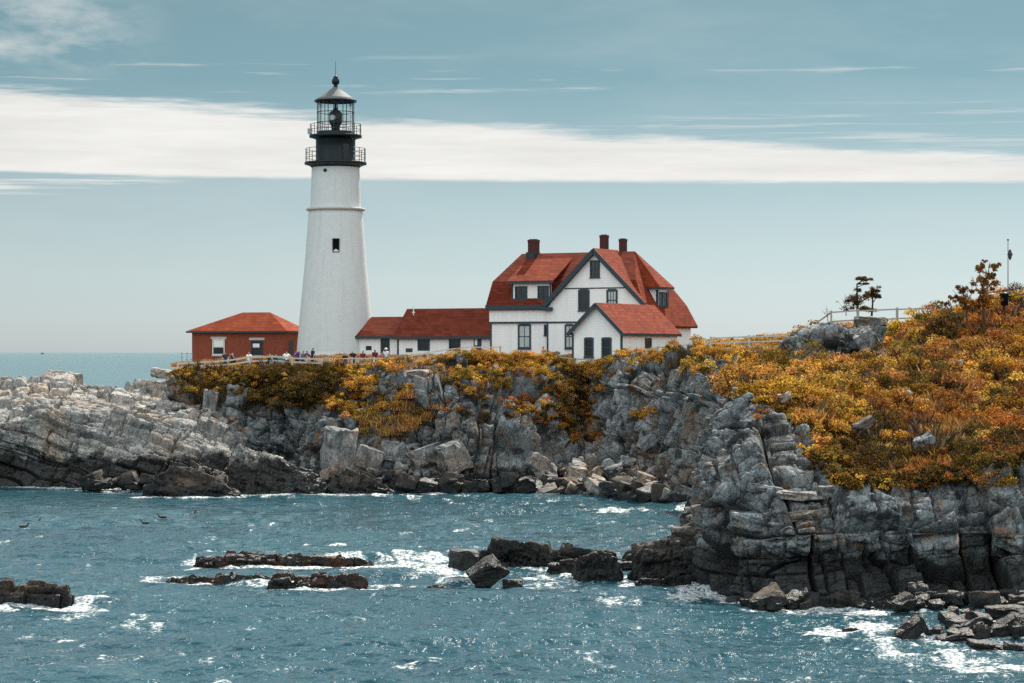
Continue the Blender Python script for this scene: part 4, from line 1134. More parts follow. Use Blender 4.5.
tree('young_tree', b0, [t(964,335,.07),t(963,310,.05),t(962,298,.035),t(956,288,.012)],
     [[t(963,305,.03),t(955,297,.018),t(949,290,.008)],[t(963,303,.03),t(969,293,.016),t(968,284,.008)],[t(963,312,.025),t(974,304,.012)]],
     [c_(957,292,.46,.50,130),c_(950,298,.30,.40,60),c_(968,292,.30,.42,64),c_(962,304,.62,.6,150),c_(975,306,.5,.5,110),c_(955,303,.5,.5,90),c_(966,312,.7,.5,120),c_(945,305,.3,.3,40)], [(0.30,0.12,0.026),(0.36,0.15,0.03),(0.14,0.075,0.02),(0.06,0.045,0.018)], 0.06, 'shorter bushy young tree just left of the taller one on the crest', 66)
b0 = tb(941, YT)
tree('bare_shrub', b0, [t(943,324,.025),t(943,312,.016),t(942,300,.006)], [[t(943,314,.012),t(938,307,.005)],[t(943,312,.012),t(947,304,.005)]],
     [c_(943,306,.2,.25,14),c_(938,312,.15,.2,14)], PINE, 0.06, 'thin bare sapling right of the rail fence end', 67, 'shrub')
# ------------------------------------------------------------------ buildings
class Frame:
    """local frame of a building turned on its plot: u along the front, w towards the back, z up"""
    def __init__(s, px, Y, Zb, deg):
        s.X0 = (px-CX)/F*Y; s.Y0 = Y; s.Zb = Zb; s.c = math.cos(R(deg)); s.s = math.sin(R(deg)); s.deg = deg
    def U(s, px, w=0.0):
        t = (px-CX)/F
        return (t*(s.Y0+w*s.c)-s.X0-w*s.s)/(s.c+t*s.s)
    def Z(s, py, u=0.0, w=0.0):
        Y = s.Y0-u*s.s+w*s.c
        return CAMZ+(HY-py)/F*Y-s.Zb
    def root(s, name, label, cat): return empty(name, (s.X0, s.Y0, s.Zb), -R(s.deg), label, cat)

def window(parent, plane, a0, a1, z0, z1, off, fr=0.11, mull=(1,1), side=1, pane='pane', sill=True, frame='trim', dep=0.07, head=0.0):
    """plane 'u': in a wall along u facing -w at w=off ; plane 'w': in a wall along w facing +u at u=off"""
    b = MB()
    def bx(p0, p1, q0, q1, d0, d1, B):
        if plane == 'u': B.box(p0, p1, off-d1, off-d0, q0, q1)
        else: B.box(off+d0, off+d1, p0, p1, q0, q1)
    bx(a0-fr, a0, z0-fr, z1+fr, -0.02, dep, b); bx(a1, a1+fr, z0-fr, z1+fr, -0.02, dep, b)
    bx(a0, a1, z1, z1+fr+head, -0.02, dep, b); bx(a0, a1, z0-fr, z0, -0.02, dep, b)
    mw = 0.035
    zm = (z0+z1)/2
    if mull[1]: bx(a0, a1, zm-mw, zm+mw, 0.02, dep-0.015, b)
    for i in range(mull[0]):
        x = a0+(a1-a0)*(i+1)/(mull[0]+1); bx(x-mw*0.6, x+mw*0.6, z0, z1, 0.02, dep-0.02, b)
    w = b.build('window', M[frame], parent)
    p = MB(); bx(a0, a1, z0, z1, -0.01, 0.016, p); p.build('pane', M[pane], w)
    if sill:
        s_ = MB(); bx(a0-fr-0.05, a1+fr+0.05, z0-fr-0.07, z0-fr, -0.02, dep+0.06, s_); s_.build('sill', M[frame], w)
    return w

# ---- lighthouse
TY = 219.0; ts = TY/F; LX = (335.6-CX)/F*TY; TZ = 9.3
tz = lambda py: CAMZ+(HY-py)*ts-TZ
L = empty('lighthouse', (LX, TY, TZ), 0, 'tall white tapering lighthouse with a black lantern on top', 'lighthouse')
b = MB(); zb = tz(209.5); zg = tz(163.5)
def taper(z):
    return float(np.interp(z, [tz(361), tz(349), tz(314), tz(262), tz(209.5)], [39.6*ts, 38.6*ts, 35.6*ts, 30.6*ts, 26.7*ts]))
zs = np.linspace(tz(357), zb-0.12, 26)
b.lathe([(3.85,-1.5),(3.82,tz(357)-0.02)]+[(taper(z), z) for z in zs]+[(2.40,zb-0.11),(2.40,zb+0.12),(2.27,zg-0.5),(2.27,zg-0.12)], 72)
tw = b.build('tower', M['tower'], L)
b = MB(); b.lathe([(2.45,zb-0.16),(2.76,zb-0.11),(2.80,zb+0.02),(2.76,zb+0.10),(2.36,zb+0.16)], 72); b.build('belt_course', M['stone'], L)
def tower_window(px, py0, py1, hw):
    z0, z1 = tz(py1), tz(py0); r = taper((z0+z1)/2); ang = math.asin((px-335.6)*ts/r)
    Mx = Matrix.Rotation(ang, 4, 'Z')
    f = MB()
    y0 = -r-0.05
    f.box(-hw-0.07,-hw, y0, -r+0.5, z0-0.07, z1+0.07, Mx); f.box(hw,hw+0.07, y0, -r+0.5, z0-0.07, z1+0.07, Mx)
    f.box(-hw,hw, y0, -r+0.5, z1, z1+0.07, Mx); f.box(-hw,hw, y0-0.03, -r+0.5, z0-0.07, z0, Mx)
    w = f.build('window', M['black'], L); p = MB(); p.box(-hw, hw, y0+0.025, -r+0.4, z0, z1, Mx); p.build('pane', M['dark_void'], w)
tower_window(338.2, 240.5, 252.8, 0.26)
p = MB(); r = 2.30; a = math.asin((327-335.6)*ts/r)
d = Vector((math.sin(a), -math.cos(a), 0)); c0 = Vector((0,0,tz(172)))+d*(r-0.2); p.bar(c0, c0+d*0.24, 0.17, 0.17, 16); p.build('porthole', M['black'], L)
p = MB(); pts = []
for z in np.linspace(tz(357)+0.1, zb-0.2, 12):
    r = taper(z)+0.03; a = math.asin(8.0*ts/3.0)*1.0; pts.append(Vector((r*math.sin(a), -r*math.cos(a), z)))
for q0, q1 in zip(pts[:-1], pts[1:]): p.bar(q0, q1, 0.028, 0.028, 6)
p.build('conduit', M['white_paint'], L)
def railing(parent, r, z0, z1, nposts, nrails, name):
    b = MB()
    for i in range(nrails):
        z = z0+(z1-z0)*(i+1)/nrails; n = 48
        for k in range(n):
            a, c = 2*math.pi*k/n, 2*math.pi*(k+1)/n
            b.bar((r*math.cos(a), r*math.sin(a), z), (r*math.cos(c), r*math.sin(c), z), 0.026, 0.026, 5, False)
    o = b.build(name, M['dark_metal'], parent)
    for k in range(nposts):
        a = 2*math.pi*(k+0.5)/nposts; q = MB(); q.bar((r*math.cos(a), r*math.sin(a), z0), (r*math.cos(a), r*math.sin(a), z1+0.03), 0.032, 0.032, 6); q.build('railing_post', M['dark_metal'], o)
b = MB(); b.lathe([(2.28,zg-0.42),(2.45,zg-0.26),(2.82,zg-0.12),(2.95,zg-0.10),(2.95,zg+0.10),(1.8,zg+0.12)], 64); gal = b.build('gallery', M['black'], L)
railing(gal, 2.84, zg+0.10, tz(149), 16, 3, 'gallery_railing')
zu = tz(135.5)
b = MB(); b.lathe([(1.93,zg+0.10),(1.93,zg+0.25),(1.88,zg+0.30),(1.88,zu-0.45),(1.95,zu-0.35),(2.35,zu-0.22)], 64); wr = b.build('watch_room', M['black'], L)
b = MB(); b.box(-0.32,0.32,-1.93,-1.80,zg+0.14,zg+1.75, Matrix.Rotation(R(35),4,'Z')); b.build('door', M['dark_metal'], wr)
b = MB(); b.lathe([(1.9,zu-0.24),(2.50,zu-0.20),(2.50,zu+0.02),(1.6,zu+0.05)], 64); ug = b.build('lantern_gallery', M['black'], L)
railing(ug, 2.42, zu+0.02, tz(124.5), 14, 2, 'lantern_railing')
b = MB(); b.box(-2.62,-2.20,-0.6,-0.2,zu+0.1,zu+0.62); b.build('signal_box', M['metal'], ug)
zl0, zl1 = zu+0.05, tz(101); rl = 1.74
b = MB(); b.lathe([(rl+0.06,zl0),(rl+0.06,zl0+0.28),(rl-0.06,zl0+0.28)], 48)
for k in range(12):
    a = 2*math.pi*(k+0.35)/12; b.bar((rl*math.cos(a), rl*math.sin(a), zl0), (rl*math.cos(a), rl*math.sin(a), zl1), 0.04, 0.04, 6)
for z in (zl0+0.28, zl0+(zl1-zl0)*0.36, zl0+(zl1-zl0)*0.66, zl1-0.05):
    b.lathe([(rl-0.03,z-0.03),(rl+0.045,z-0.03),(rl+0.045,z+0.03),(rl-0.03,z+0.03)], 48, smooth=False)
lf = b.build('lantern_frame', M['black'], L)
b = MB(); b.lathe([(rl-0.045,zl0+0.05),(rl-0.045,zl1)], 48); b.build('lantern_glass', M['clear'], lf)
b = MB(); zc = zl0
b.lathe([(0.02,zc),(0.42,zc+0.02),(0.40,zc+0.7),(0.5,zc+1.0),(0.62,zc+1.15),(0.64,zc+2.05),(0.5,zc+2.2),(0.30,zc+2.35),(0.12,zc+2.6),(0.10,zl1)], 32); ln = b.build('lens', M['black'], L)
b = MB(); d = Vector((-0.42,-0.9,0)).normalized(); c0 = Vector((0,0,zc+1.6))+d*0.56; b.bar(c0, c0+d*0.16, 0.30, 0.25, 24); b.build('lens_disc', M['pane_light'], ln)
b = MB(); ze = tz(100.5); za = tz(88)
b.lathe([(1.70,ze-0.16),(1.96,ze-0.14),(1.98,ze+0.02),(1.55,ze+0.30),(0.95,ze+0.75),(0.32,za-0.02),(0.30,za+0.05)], 48); rf = b.build('roof', M['lantern_roof'], L)
b = MB(); b.lathe([(1.72,ze-0.17),(2.0,ze-0.155),(2.02,ze-0.02),(1.97,ze+0.005)], 48); b.build('eave_ring', M['black'], rf)
b = MB(); b.lathe([(0.30,za),(0.20,za+0.12),(0.17,za+0.3),(0.30,za+0.36),(0.38,za+0.58),(0.33,za+0.82),(0.18,za+0.98),(0.24,za+1.04),(0.10,za+1.16),(0.03,za+1.2)], 24); b.build('ventilator', M['black'], rf)
b = MB(); b.bar((0,0,za+1.1), (0,0,tz(61)), 0.03, 0.015, 6); b.build('lightning_rod', M['dark_metal'], rf)

# ---- brick signal house left of the tower
fr = Frame(284.5, 222.0, 9.4, 20)
B = fr.root('brick_house', 'small red brick building with an orange-red hip roof left of the lighthouse', 'building')
uL = fr.U(192); zE = fr.Z(331, -4, 0); dep = 4.4
b = MB(); b.box(uL, 0, 0, dep, -1.5, zE); b.build('wall', M['brick'], B)
o_ = 0.42; zr = fr.Z(312.3, -3, dep/2); ur0 = fr.U(242.5, dep/2); ur1 = fr.U(270, dep/2)
e = [(uL-o_,-o_,zE),(o_,-o_,zE),(o_,dep+o_,zE),(uL-o_,dep+o_,zE)]; r0 = (ur0,dep/2,zr); r1 = (ur1,dep/2,zr)
b = MB(); b.add(e+[r0,r1], [(0,1,5,4),(1,2,5),(2,3,4,5),(3,0,4),(3,2,1,0)]); b.build('roof', M['roof_orange'], B)
b = MB()
for p0, p1 in zip(e, e[1:]+e[:1]): b.beam((p0[0],p0[1],zE-0.09), (p1[0],p1[1],zE-0.09), 0.08, 0.16)
b.build('eaves_board', M['trim'], B)
for (p0, p1, y0, y1, kind) in ((213.5,224,340,354,0),(252,262,341,354.5,1)):
    a0, a1 = fr.U(p0), fr.U(p1); z0, z1 = fr.Z(y1, a0), fr.Z(y0, a0)
    w = window(B, 'u', a0, a1, z0, z1, 0.0, 0.08, (0,1), frame='white_paint' if kind == 0 else 'trim', sill=False)
    s_ = MB(); s_.box(a0-0.28, a1+0.28, -0.06, 0.02, z1+0.085, z1+0.32); s_.build('lintel', M['stone'], w)
    s_ = MB(); s_.box(a0-0.18, a1+0.18, -0.09, 0.02, z0-0.22, z0-0.085); s_.build('sill', M['stone'], w)
    if kind == 0:
        s_ = MB(); s_.box(a0+0.04, a1-0.04, -0.05, -0.02, (z0+z1)/2+0.05, z1-0.03); s_.build('blind', M['white_paint'], w)
    else:
        s_ = MB(); s_.box(a0+0.12, a1-0.25, -0.06, -0.022, z1-0.62, z1-0.25); s_.build('notice', M['white_paint'], w)
b = MB(); b.box(0.02-0.03, 0.035, 1.0, 2.0, 0, 2.2); b.build('door', M['trim'], B)

# ---- keeper's house
fh = Frame(596.5, 203.0, 9.5, 28)
U, Z = fh.U, fh.Z
H = fh.root('keepers_house', 'large white house with dark red gambrel roof, front gable and three brick chimneys', 'house')
uL = U(490.5); GW = 4.75; zEv = 5.28; zB = 7.4; zR = 10.02; zBand = Z(322.6, -6)
b = MB()
b.box(uL, 4.6, 0.0, 8.6, -1.5, zEv-0.1); b.box(4.6, 5.3, 0.0, 8.6, -1.5, 3.9)
b.box(uL-0.05, 4.4, -0.14, 0.3, zBand, zEv-0.12)                    # jettied upper wall on the left front
b.poly_slab([(uL, 0.05, zEv-0.2), (uL, 8.55, zEv-0.2), (uL, 7.6, zB-0.15), (uL, 1.0, zB-0.15)], (0.2,0,0))
b.build('wall', M['white'], H)
gw = -0.30
b = MB(); b.poly_slab([(-GW, gw, -1.5), (GW, gw, -1.5), (GW, gw, 5.25), (0, gw, 9.88), (-GW, gw, 5.25)], (0, 0.6, 0)); b.build('gable_wall', M['white'], H)
def hipz(u): return 9.98-(u-1.66)*1.6
th = -0.16
b = MB()
uA = uL-0.3
b.poly_slab([(uA,-.35,zEv-.1),(-4.5,-.35,zEv-.1),(-2.9,.95,zB),(uA,.95,zB)], (0,0.10,th))
b.poly_slab([(2.5,.95,zB),(3.35,.95,zB),(4.7,-.22,zEv-.1),(4.3,-.22,zEv-.1)], (0,0.10,th))
b.poly_slab([(uA,.95,zB),(3.35,.95,zB),(1.66,4.3,zR),(uA+1.25,4.3,zR)], (0,0.06,th))
b.poly_slab([(uA,8.95,zEv-.1),(4.75,8.95,zEv-.1),(3.35,7.65,zB),(uA,7.65,zB)], (0,-0.10,th))
b.poly_slab([(uA,7.65,zB),(3.35,7.65,zB),(1.66,4.3,zR),(uA+1.25,4.3,zR)], (0,-0.06,th))
b.poly_slab([(uA,.95,zB),(uA,7.65,zB),(uA+1.25,4.3,zR)], (0.1,0,th))
main_roof = b.build('roof', M['roof_dark'], H)
b = MB(); b.poly_slab([(1.66,4.3,zR+.01),(3.36,.94,zB+.01),(4.76,-.36,zEv-.09),(5.8,-.5,3.3),(5.8,9.1,3.3),(4.76,8.96,zEv-.09),(3.36,7.66,zB+.01)], (-0.1,0,th)); b.build('hip_slope', M['roof'], H)
b = MB()
zA = 10.16; ge = 4.92; gz0 = zA-0.99*ge
for s in (-1, 1):
    b.poly_slab([(0,-.65,zA),(s*ge,-.65,gz0),(s*ge,.0,gz0),(s*2.95,1.05,zA-.99*2.95),(0,4.35,zA)], (-s*0.08,0,th))
b.build('gable_roof', M['roof'], H)
b = MB()
for s in (-1, 1):
    b.beam((0,-.69,zA-0.26), (s*(ge+.02),-.69,gz0-0.22), 0.07, 0.40)
    b.beam((0,-.45,zA-0.44), (s*(ge-.1),-.45,gz0-0.36), 0.34, 0.07)
b.box(-ge-0.1,-ge+0.75,-.72,-.28,gz0-0.62,gz0-0.30)
b.build('rake_board', M['trim'], H)
b = MB(); b.box(uA,-4.95,-.46,-.36,zEv-.48,zEv-.06); b.box(uA,-4.95,-.40,-.15,zEv-.52,zEv-.42); b.build('eaves_board', M['trim'], H)
b = MB(); b.box(uL-0.06,-GW,-.18,-.13,zBand-.06,zBand+.10); b.box(-GW,GW,gw-.05,gw+.02,zBand-.08,zBand+.08); b.build('band_board', M['trim'], H)
b = MB(); b.box(-2.98,2.98,gw-.04,gw+.02,6.58,6.68); b.build('gable_band', M['trim'], H)
for x0, x1, w0 in ((uL-.03,uL+.14,-.03),(-GW-.02,-GW+.14,gw-.035),(GW-.16,GW+.02,gw-.035)):
    b = MB(); b.box(x0, x1, w0, w0+.2, -1.4, zBand-.08); b.build('corner_board', M['trim'], H)
Uw = lambda px: U(px, gw)
window(H,'u',-.34,.34,Z(276,0),Z(262,0),gw,.14,(1,1))
window(H,'u',Uw(580),Uw(588),Z(309,-1),Z(291.5,-1),gw,.16,(0,1),head=.06)
window(H,'u',Uw(608.3),Uw(616),Z(309,1.6),Z(291.5,1.6),gw,.16,(2,1),head=.06,pane='pane_light')
window(H,'u',Uw(566.3),Uw(572.5),Z(347,-2.5),Z(326,-2.5),gw,.14,(1,1),head=.05,pane='pane_light')
window(H,'u',U(545.4),U(548.2),Z(334,-4.8),Z(326,-4.8),0.0,.12,(0,0))
window(H,'u',U(519.6),U(529.6),Z(347,-7),Z(326,-7),0.0,.15,(1,1),head=.05,pane='pane_light')
# left shed dormer
d0, d1 = U(512.2,.05), U(551,.05)
b = MB(); dw = .02
zt, zb_ = 7.32, zEv+.15
b.poly_slab([(d0,dw,zb_),(d1,dw,zb_),(d1,dw,zt),(d0,dw,zt)], (0,.14,0))
D = b.build('dormer', M['white'], H)
b = MB()
for x in (d0, d1-.12):
    b = MB(); b.poly_slab([(x,dw+.14,zb_),(x,dw+.14,zt),(x,3.1,8.85),(x,1.0,zB+.02)], (.12,0,0)); b.build('dormer_cheek', M['roof_dark'], D)
b = MB(); b.poly_slab([(d0-.32,-.35,7.38),(d1+.42,-.35,7.38),(d1+.42,3.6,9.5),(d0-.32,3.6,9.5)], (0,.06,-.14)); b.build('dormer_roof', M['roof'], D)
b = MB(); b.box(d0-.33,d1+.43,-.41,-.345,7.12,7.36)
for x in (d0-.02, d1-.12): b.box(x, x+.14, dw-.03, dw+.02, zb_, zt)
b.build('dormer_trim', M['trim'], D)
window(D,'u',U(516.4,.05),U(526.4,.05),5.80,6.80,dw,.11,(1,1)); window(D,'u',U(539,.05),U(548,.05),5.80,6.80,dw,.11,(1,1))
# right dormer on the hip slope
b = MB(); fu = 4.75; w0, w1 = 2.55, 4.85
b.poly_slab([(fu,w0,4.85),(fu,w1,4.85),(fu,w1,6.55),(fu,w0,6.55)], (-.14,0,0))
for w in (w0, w1-.12): b.poly_slab([(fu-.14,w,4.95),(fu-.14,w,6.55),(3.75,w,6.55)], (0,.12,0))
D2 = b.build('dormer', M['white'], H)
b = MB()
zt2 = 6.75; fe = w0-.42; be = w1+.42
b.add([(1.70,4.3,zR+.03),(3.65,fe,zt2+.02),(fu+.42,fe,zt2),(fu+.42,be,zt2),(3.65,be,zt2+.02),(3.4,fe+.05,zt2-.15),(3.4,be,zt2-.15),(fu+.40,fe+.02,zt2-.15),(fu+.40,be,zt2-.15)],
      [(0,1,2),(0,2,3),(0,3,4),(1,5,7,2),(2,7,8,3),(5,6,8,7)]); b.build('dormer_roof', M['roof'], D2)
b = MB(); b.box(fu+.36,fu+.42,w0-.42,w1+.42,zt2-.16,zt2-.01); b.box(3.66,fu+.36,w0-.45,w0-.425,zt2-.18,zt2-.03)
b.box(fu-.02,fu+.03,w0-.02,w0+.16,4.95,6.5); b.box(fu-.02,fu+.03,w1-.16,w1+.02,4.95,6.5); b.box(fu-.15,fu+.03,w0-.03,w0+.02,4.95,6.5); b.build('dormer_trim', M['trim'], D2)
window(D2,'w',w0+.42,w0+.92,5.15,6.2,fu,.12,(0,1)); window(D2,'w',w0+1.35,w0+1.85,5.15,6.2,fu,.12,(0,1))
# chimneys
for px, w, py, wd, has_shade in ((533.7,4.2,239.2,.80,True),(604.2,5.3,234.6,.62,False),(623,5.3,238.4,.56,False)):
    u = U(px, w); z = Z(py, u, w); b = MB()
    b.box(u-wd/2,u+wd/2,w-wd/2,w+wd/2,8.4,z-.28); b.box(u-wd/2-.025,u+wd/2+.025,w-wd/2-.025,w+wd/2+.025,z-.28,z-.06); b.box(u-wd/2+.1,u+wd/2-.1,w-wd/2+.1,w+wd/2-.1,z-.06,z)
    ch = b.build('chimney', M['chimney'], H)
    if has_shade:
        q = MB(); q.box(u-wd/2-.05,u+wd/2+.05,w-wd/2-.30,w+wd/2+.05,9.2,zR+.10); q.build('chimney_shade', M['dark_metal'], ch)  # dark box standing in for the chimney's shadow on the roof

# ---- low wing between house and tower
W = fh.root('low_wing', 'long low white wing with red roof running from the big house to the lighthouse', 'building')
wf = 1.1; hd = 2.2
l1, rE = U(397.5, wf), uL-0.02
zE1 = 2.62; zR1 = 5.05
b = MB(); b.box(l1, rE, wf, wf+2*hd, -1.5, zE1); b.poly_slab([(l1,wf,zE1),(l1,wf+2*hd,zE1),(l1,wf+hd,zR1-.2)], (.15,0,0)); b.build('wall', M['white'], W)
b = MB()
for s in (0, 1):
    y0 = wf-.35 if s == 0 else wf+2*hd+.35
    b.poly_slab([(l1-.28,y0,zE1-.18),(rE,y0,zE1-.18),(rE,wf+hd,zR1),(l1-.28,wf+hd,zR1)], (0,.04 if s == 0 else -.04,-.14))
b.build('roof', M['roof_dark'], W)
b = MB(); b.box(l1-.28,rE,wf-.40,wf-.345,zE1-.44,zE1-.2); b.box(l1-.27,l1-.2,wf-.36,wf+2*hd,zE1-.44,zE1-.3); b.build('eaves_board', M['trim'], W)
b = MB(); b.box(l1-.03,l1+.15,wf-.03,wf+.1,-1.4,zE1-.3); b.build('corner_board', M['trim'], W)
for p0, p1 in ((419,428.6),(450.3,459.3)):
    a0, a1 = U(p0, wf), U(p1, wf); w = window(W,'u',a0,a1,Z(349.5,a0,wf),Z(337,a0,wf),wf,.12,(0,1),sill=False)
    q = MB(); z0 = Z(349.5,a0,wf)-.13
    q.box(a0-.15,a1+.15,wf-.14,wf+.01,z0-.42,z0); q.build('flower_box', M['white_paint'], w)
a0, a1 = U(474,wf), U(481.5,wf); z0, z1 = Z(357,a0,wf), Z(337,a0,wf)
b = MB(); b.box(a0,a1,wf-.05,wf+.02,z0,z1); dr = b.build('door', M['trim'], W)
b = MB(); b.box(a0+.12,a1-.4,wf-.08,wf-.05,z1-.75,z1-.15); b.build('notice', M['white_paint'], dr)
b = MB(); b.box(U(406,wf),U(412.5,wf),wf-.05,wf+.01,Z(352,l1,wf),Z(348.3,l1,wf)); b.build('plaque', M['trim'], W)
b = MB(); b.bar((U(416.5,wf+hd),wf+hd*.75,zR1-.7),(U(416.5,wf+hd),wf+hd*.75,zR1+.25),.05,.05,8); b.bar((U(415,wf+hd),wf+hd*.75,zR1-.35),(U(418,wf+hd),wf+hd*.75,zR1-.35),.035,.035,6); b.build('vent_pipe', M['white_paint'], W)
# lower end with the hipped left side
l2 = U(357, wf+.4); wf2 = wf+.4; hd2 = 1.9; zE2 = Z(336.5,l2,wf2); zR2 = Z(316.8,U(372),wf2+hd2); ur = U(371.5, wf2+hd2)
b = MB(); b.box(l2, l1, wf2, wf2+2*hd2, -1.5, zE2+.02); E2 = b.build('lower_wall', M['white'], W)
b = MB()
lo = l2-.3; zf = zE2+.04
ml = lo+(ur-lo)*.42; mz = zf+(zR2-zf)*.33                            # bell-cast hip
A_ = [(lo,wf2-.35,zf),(l1,wf2-.35,zf),(l1,wf2+hd2,zR2),(ur,wf2+hd2,zR2),(lo,wf2+2*hd2+.35,zf),(l1,wf2+2*hd2+.35,zf),(ml,wf2+.30,mz),(ml,wf2+2*hd2-.30,mz)]
b.add(A_, [(0,1,2,3,6),(4,7,3,2,5),(0,6,7,4),(6,3,7),(0,4,5,1)]); b.build('lower_roof', M['roof_dark'], W)
b = MB(); b.box(lo,l1-.3,wf2-.40,wf2-.345,zf-.24,zf-.005); b.box(lo-.05,lo,wf2-.40,wf2+2*hd2,zf-.24,zf-.005); b.build('eaves_board', M['trim'], W)
a0, a1 = U(381.6,wf2), U(388.8,wf2); z0, z1 = Z(358,a0,wf2), Z(341,a0,wf2)
b = MB(); b.box(a0-.1,a1+.1,wf2-.04,wf2+.02,z0,z1)
n = 10; cx = (a0+a1)/2; rr = (a1-a0)/2+.1
b.poly_slab([(cx+rr*math.cos(math.pi*i/n), wf2-.04, z1+.42*math.sin(math.pi*i/n)) for i in range(n+1)], (0,.06,0)); dr = b.build('door', M['trim'], W)
b = MB(); b.box(a0+.05,a1-.05,wf2-.06,wf2-.04,z0+.9,z1-.05); b.build('door_glass', M['pane'], dr)
b = MB(); b.box(U(366.2,wf2),U(371.5,wf2),wf2-.05,wf2+.01,Z(350,l2,wf2),Z(346,l2,wf2)); b.build('plaque', M['black'], W)

# ---- small gabled building in front
fg = Frame(597, 187.5, 9.0, 28)
G_ = fg.root('garage', 'small white gabled building with bright red roof standing in front of the big house', 'building')
hw = 2.25; Lg = 11.0; ze_ = fg.Z(333, 0); za_ = fg.Z(302.6, 0); 
sl = (za_-ze_)/(hw+.28)
zw = za_-.2-sl*hw
b = MB(); b.poly_slab([(-hw,0,-1.6),(hw,0,-1.6),(hw,0,zw),(0,0,za_-.2),(-hw,0,zw)], (0,Lg,0)); b.build('wall', M['white'], G_)
b = MB()
for s in (-1,1): b.poly_slab([(0,-.35,za_),(s*(hw+.3),-.35,za_-sl*(hw+.3)),(s*(hw+.3),Lg+.3,za_-sl*(hw+.3)),(0,Lg+.3,za_)], (-s*.05,0,-.14))
b.build('roof', M['roof'], G_)
b = MB()
for s in (-1,1): b.beam((0,-.385,za_-.17),(s*(hw+.31),-.385,za_-sl*(hw+.31)-.15),.06,.30)
b.build('rake_board', M['trim'], G_)
b = MB(); b.box(hw+.24,hw+.31,-.34,Lg+.3,za_-sl*(hw+.3)-.22,za_-sl*(hw+.3)-.05); b.build('eaves_board', M['trim'], G_)
for x in (-hw-.02, hw-.14):
    b = MB(); b.box(x,x+.16,-.035,.1,-1.5,zw-.1); b.build('corner_board', M['trim'], G_)
for p0, p1 in ((586,592),(603.4,610)): window(G_,'u',fg.U(p0),fg.U(p1),fg.Z(355.5),fg.Z(339.5),0,.15,(0,1),head=.03)
window(G_,'w',4.55,5.55,fg.Z(346,hw,5),fg.Z(339.5,hw,5),hw,.12,(0,0))
b = MB(); b.box(hw-.02,hw+.03,1.5,1.58,-1.5,zw-.15); b.build('downpipe', M['white_paint'], G_)
# ------------------------------------------------------------------ fences
def fence(name, pts, hgt, nrails, m, label, pw=0.12, rw=0.09, step=2.2, rail_h=(0.5,0.95), lift=None, cat='fence', roundrail=False):
    """post-and-rail fence following the ground; pts = [(px, Y)] or [(px, py_top, Y)]"""
    W3 = []
    for p in pts:
        if len(p) == 3:
            q = P(*p); W3.append(Vector((q[0], q[1], q[2]-hgt)))
        else:
            x = (p[0]-CX)/F*p[1]; W3.append(Vector((x, p[1], gz1(x, p[1]))))
    base = W3[0]; e = empty(name, base, 0, label, cat)
    posts = []
    for a, c in zip(W3[:-1], W3[1:]):
        n = max(1, round((c-a).length/step))
        for i in range(n): posts.append(a.lerp(c, i/n))
    posts.append(W3[-1])
    r = random.Random(len(pts)*7+int(hgt*100))
    for p in posts:
        b = MB(); q = p-base; t = Vector((r.uniform(-.02,.02), r.uniform(-.02,.02), 0))
        b.beam(q+Vector((0,0,-.7)), q+Vector((0,0,hgt+.06))+t, pw, pw); b.build('post', m, e)
    for a, c in zip(posts[:-1], posts[1:]):
        for i in range(nrails):
            z = hgt*(rail_h[0]+(rail_h[1]-rail_h[0])*(i/(nrails-1) if nrails > 1 else 1))
            b = MB(); p0 = a-base+Vector((0,-pw*.3,z+r.uniform(-.015,.015))); p1 = c-base+Vector((0,-pw*.3,z+r.uniform(-.015,.015)))
            if roundrail: b.bar(p0, p1, rw/2, rw/2, 6)
            else: b.beam(p0, p1, 0.05, rw)
            b.build('rail', m, e)
    return e
fence('rail_fence', [(178,363,196.5),(205,361.5,195),(228,360,194.6),(250,356.5,194.2),(272,356,194),(292,357.5,193.8),(322,358.5,193.5)], 1.05, 3, M['wood_pale'], 'pale wooden rail fence on the cliff edge before the brick building', rail_h=(.3,.95), rw=.13)
fence('rail_fence', [(330,359,194),(352,357.8,193.5),(396,357.5,192),(412,355,191.5),(428,352,191),(448,349,190.6),(472,346.5,190.5),(500,346.5,190.6)], 1.05, 2, M['wood_pale'], 'pale rail fence climbing along the cliff edge before the low white wing', rail_h=(.45,.95))
fence('rail_fence', [(516,350.5,190),(545,354.5,189),(575,358.5,187.8),(600,359.5,186.6),(618,357,186),(640,352,185),(658,347,184),(690,344,182)], 1.0, 2, M['wood_grey'], 'grey rail fence dipping past the front of the white gabled building', rail_h=(.45,.95))
fence('rail_fence', [(706,340,160),(711,337.5,158),(749,336,156),(788,334.5,154)], 1.15, 3, M['wood_pale'], 'weathered pale three-rail fence on the low hill right of the house', rail_h=(.35,.95), step=2.8)
fence('rail_fence', [(818,321,150),(831,311.5,149),(858,309.8,148),(897,308.5,146.5),(933,307.5,145)], 1.12, 2, M['wood_grey'], 'dark grey two-rail fence on the hilltop beside the wind-bent pine', rail_h=(.42,.95), step=2.6)
fence('iron_railing', [(980,293.6,136),(1003,290.6,134),(1028,287,132),(1070,282,130)], 1.0, 2, M['dark_metal'], 'thin dark iron railing at the right edge of the crest under the flagpole', pw=.06, rw=.06, rail_h=(.62,1.0), step=1.7, cat='railing', roundrail=True)
fence('iron_railing', [(182,352.5,201),(192,352.5,203)], 1.25, 2, M['metal'], 'short metal gate railing beside the left end of the brick building', pw=.05, rw=.05, step=.9, cat='railing', roundrail=True)

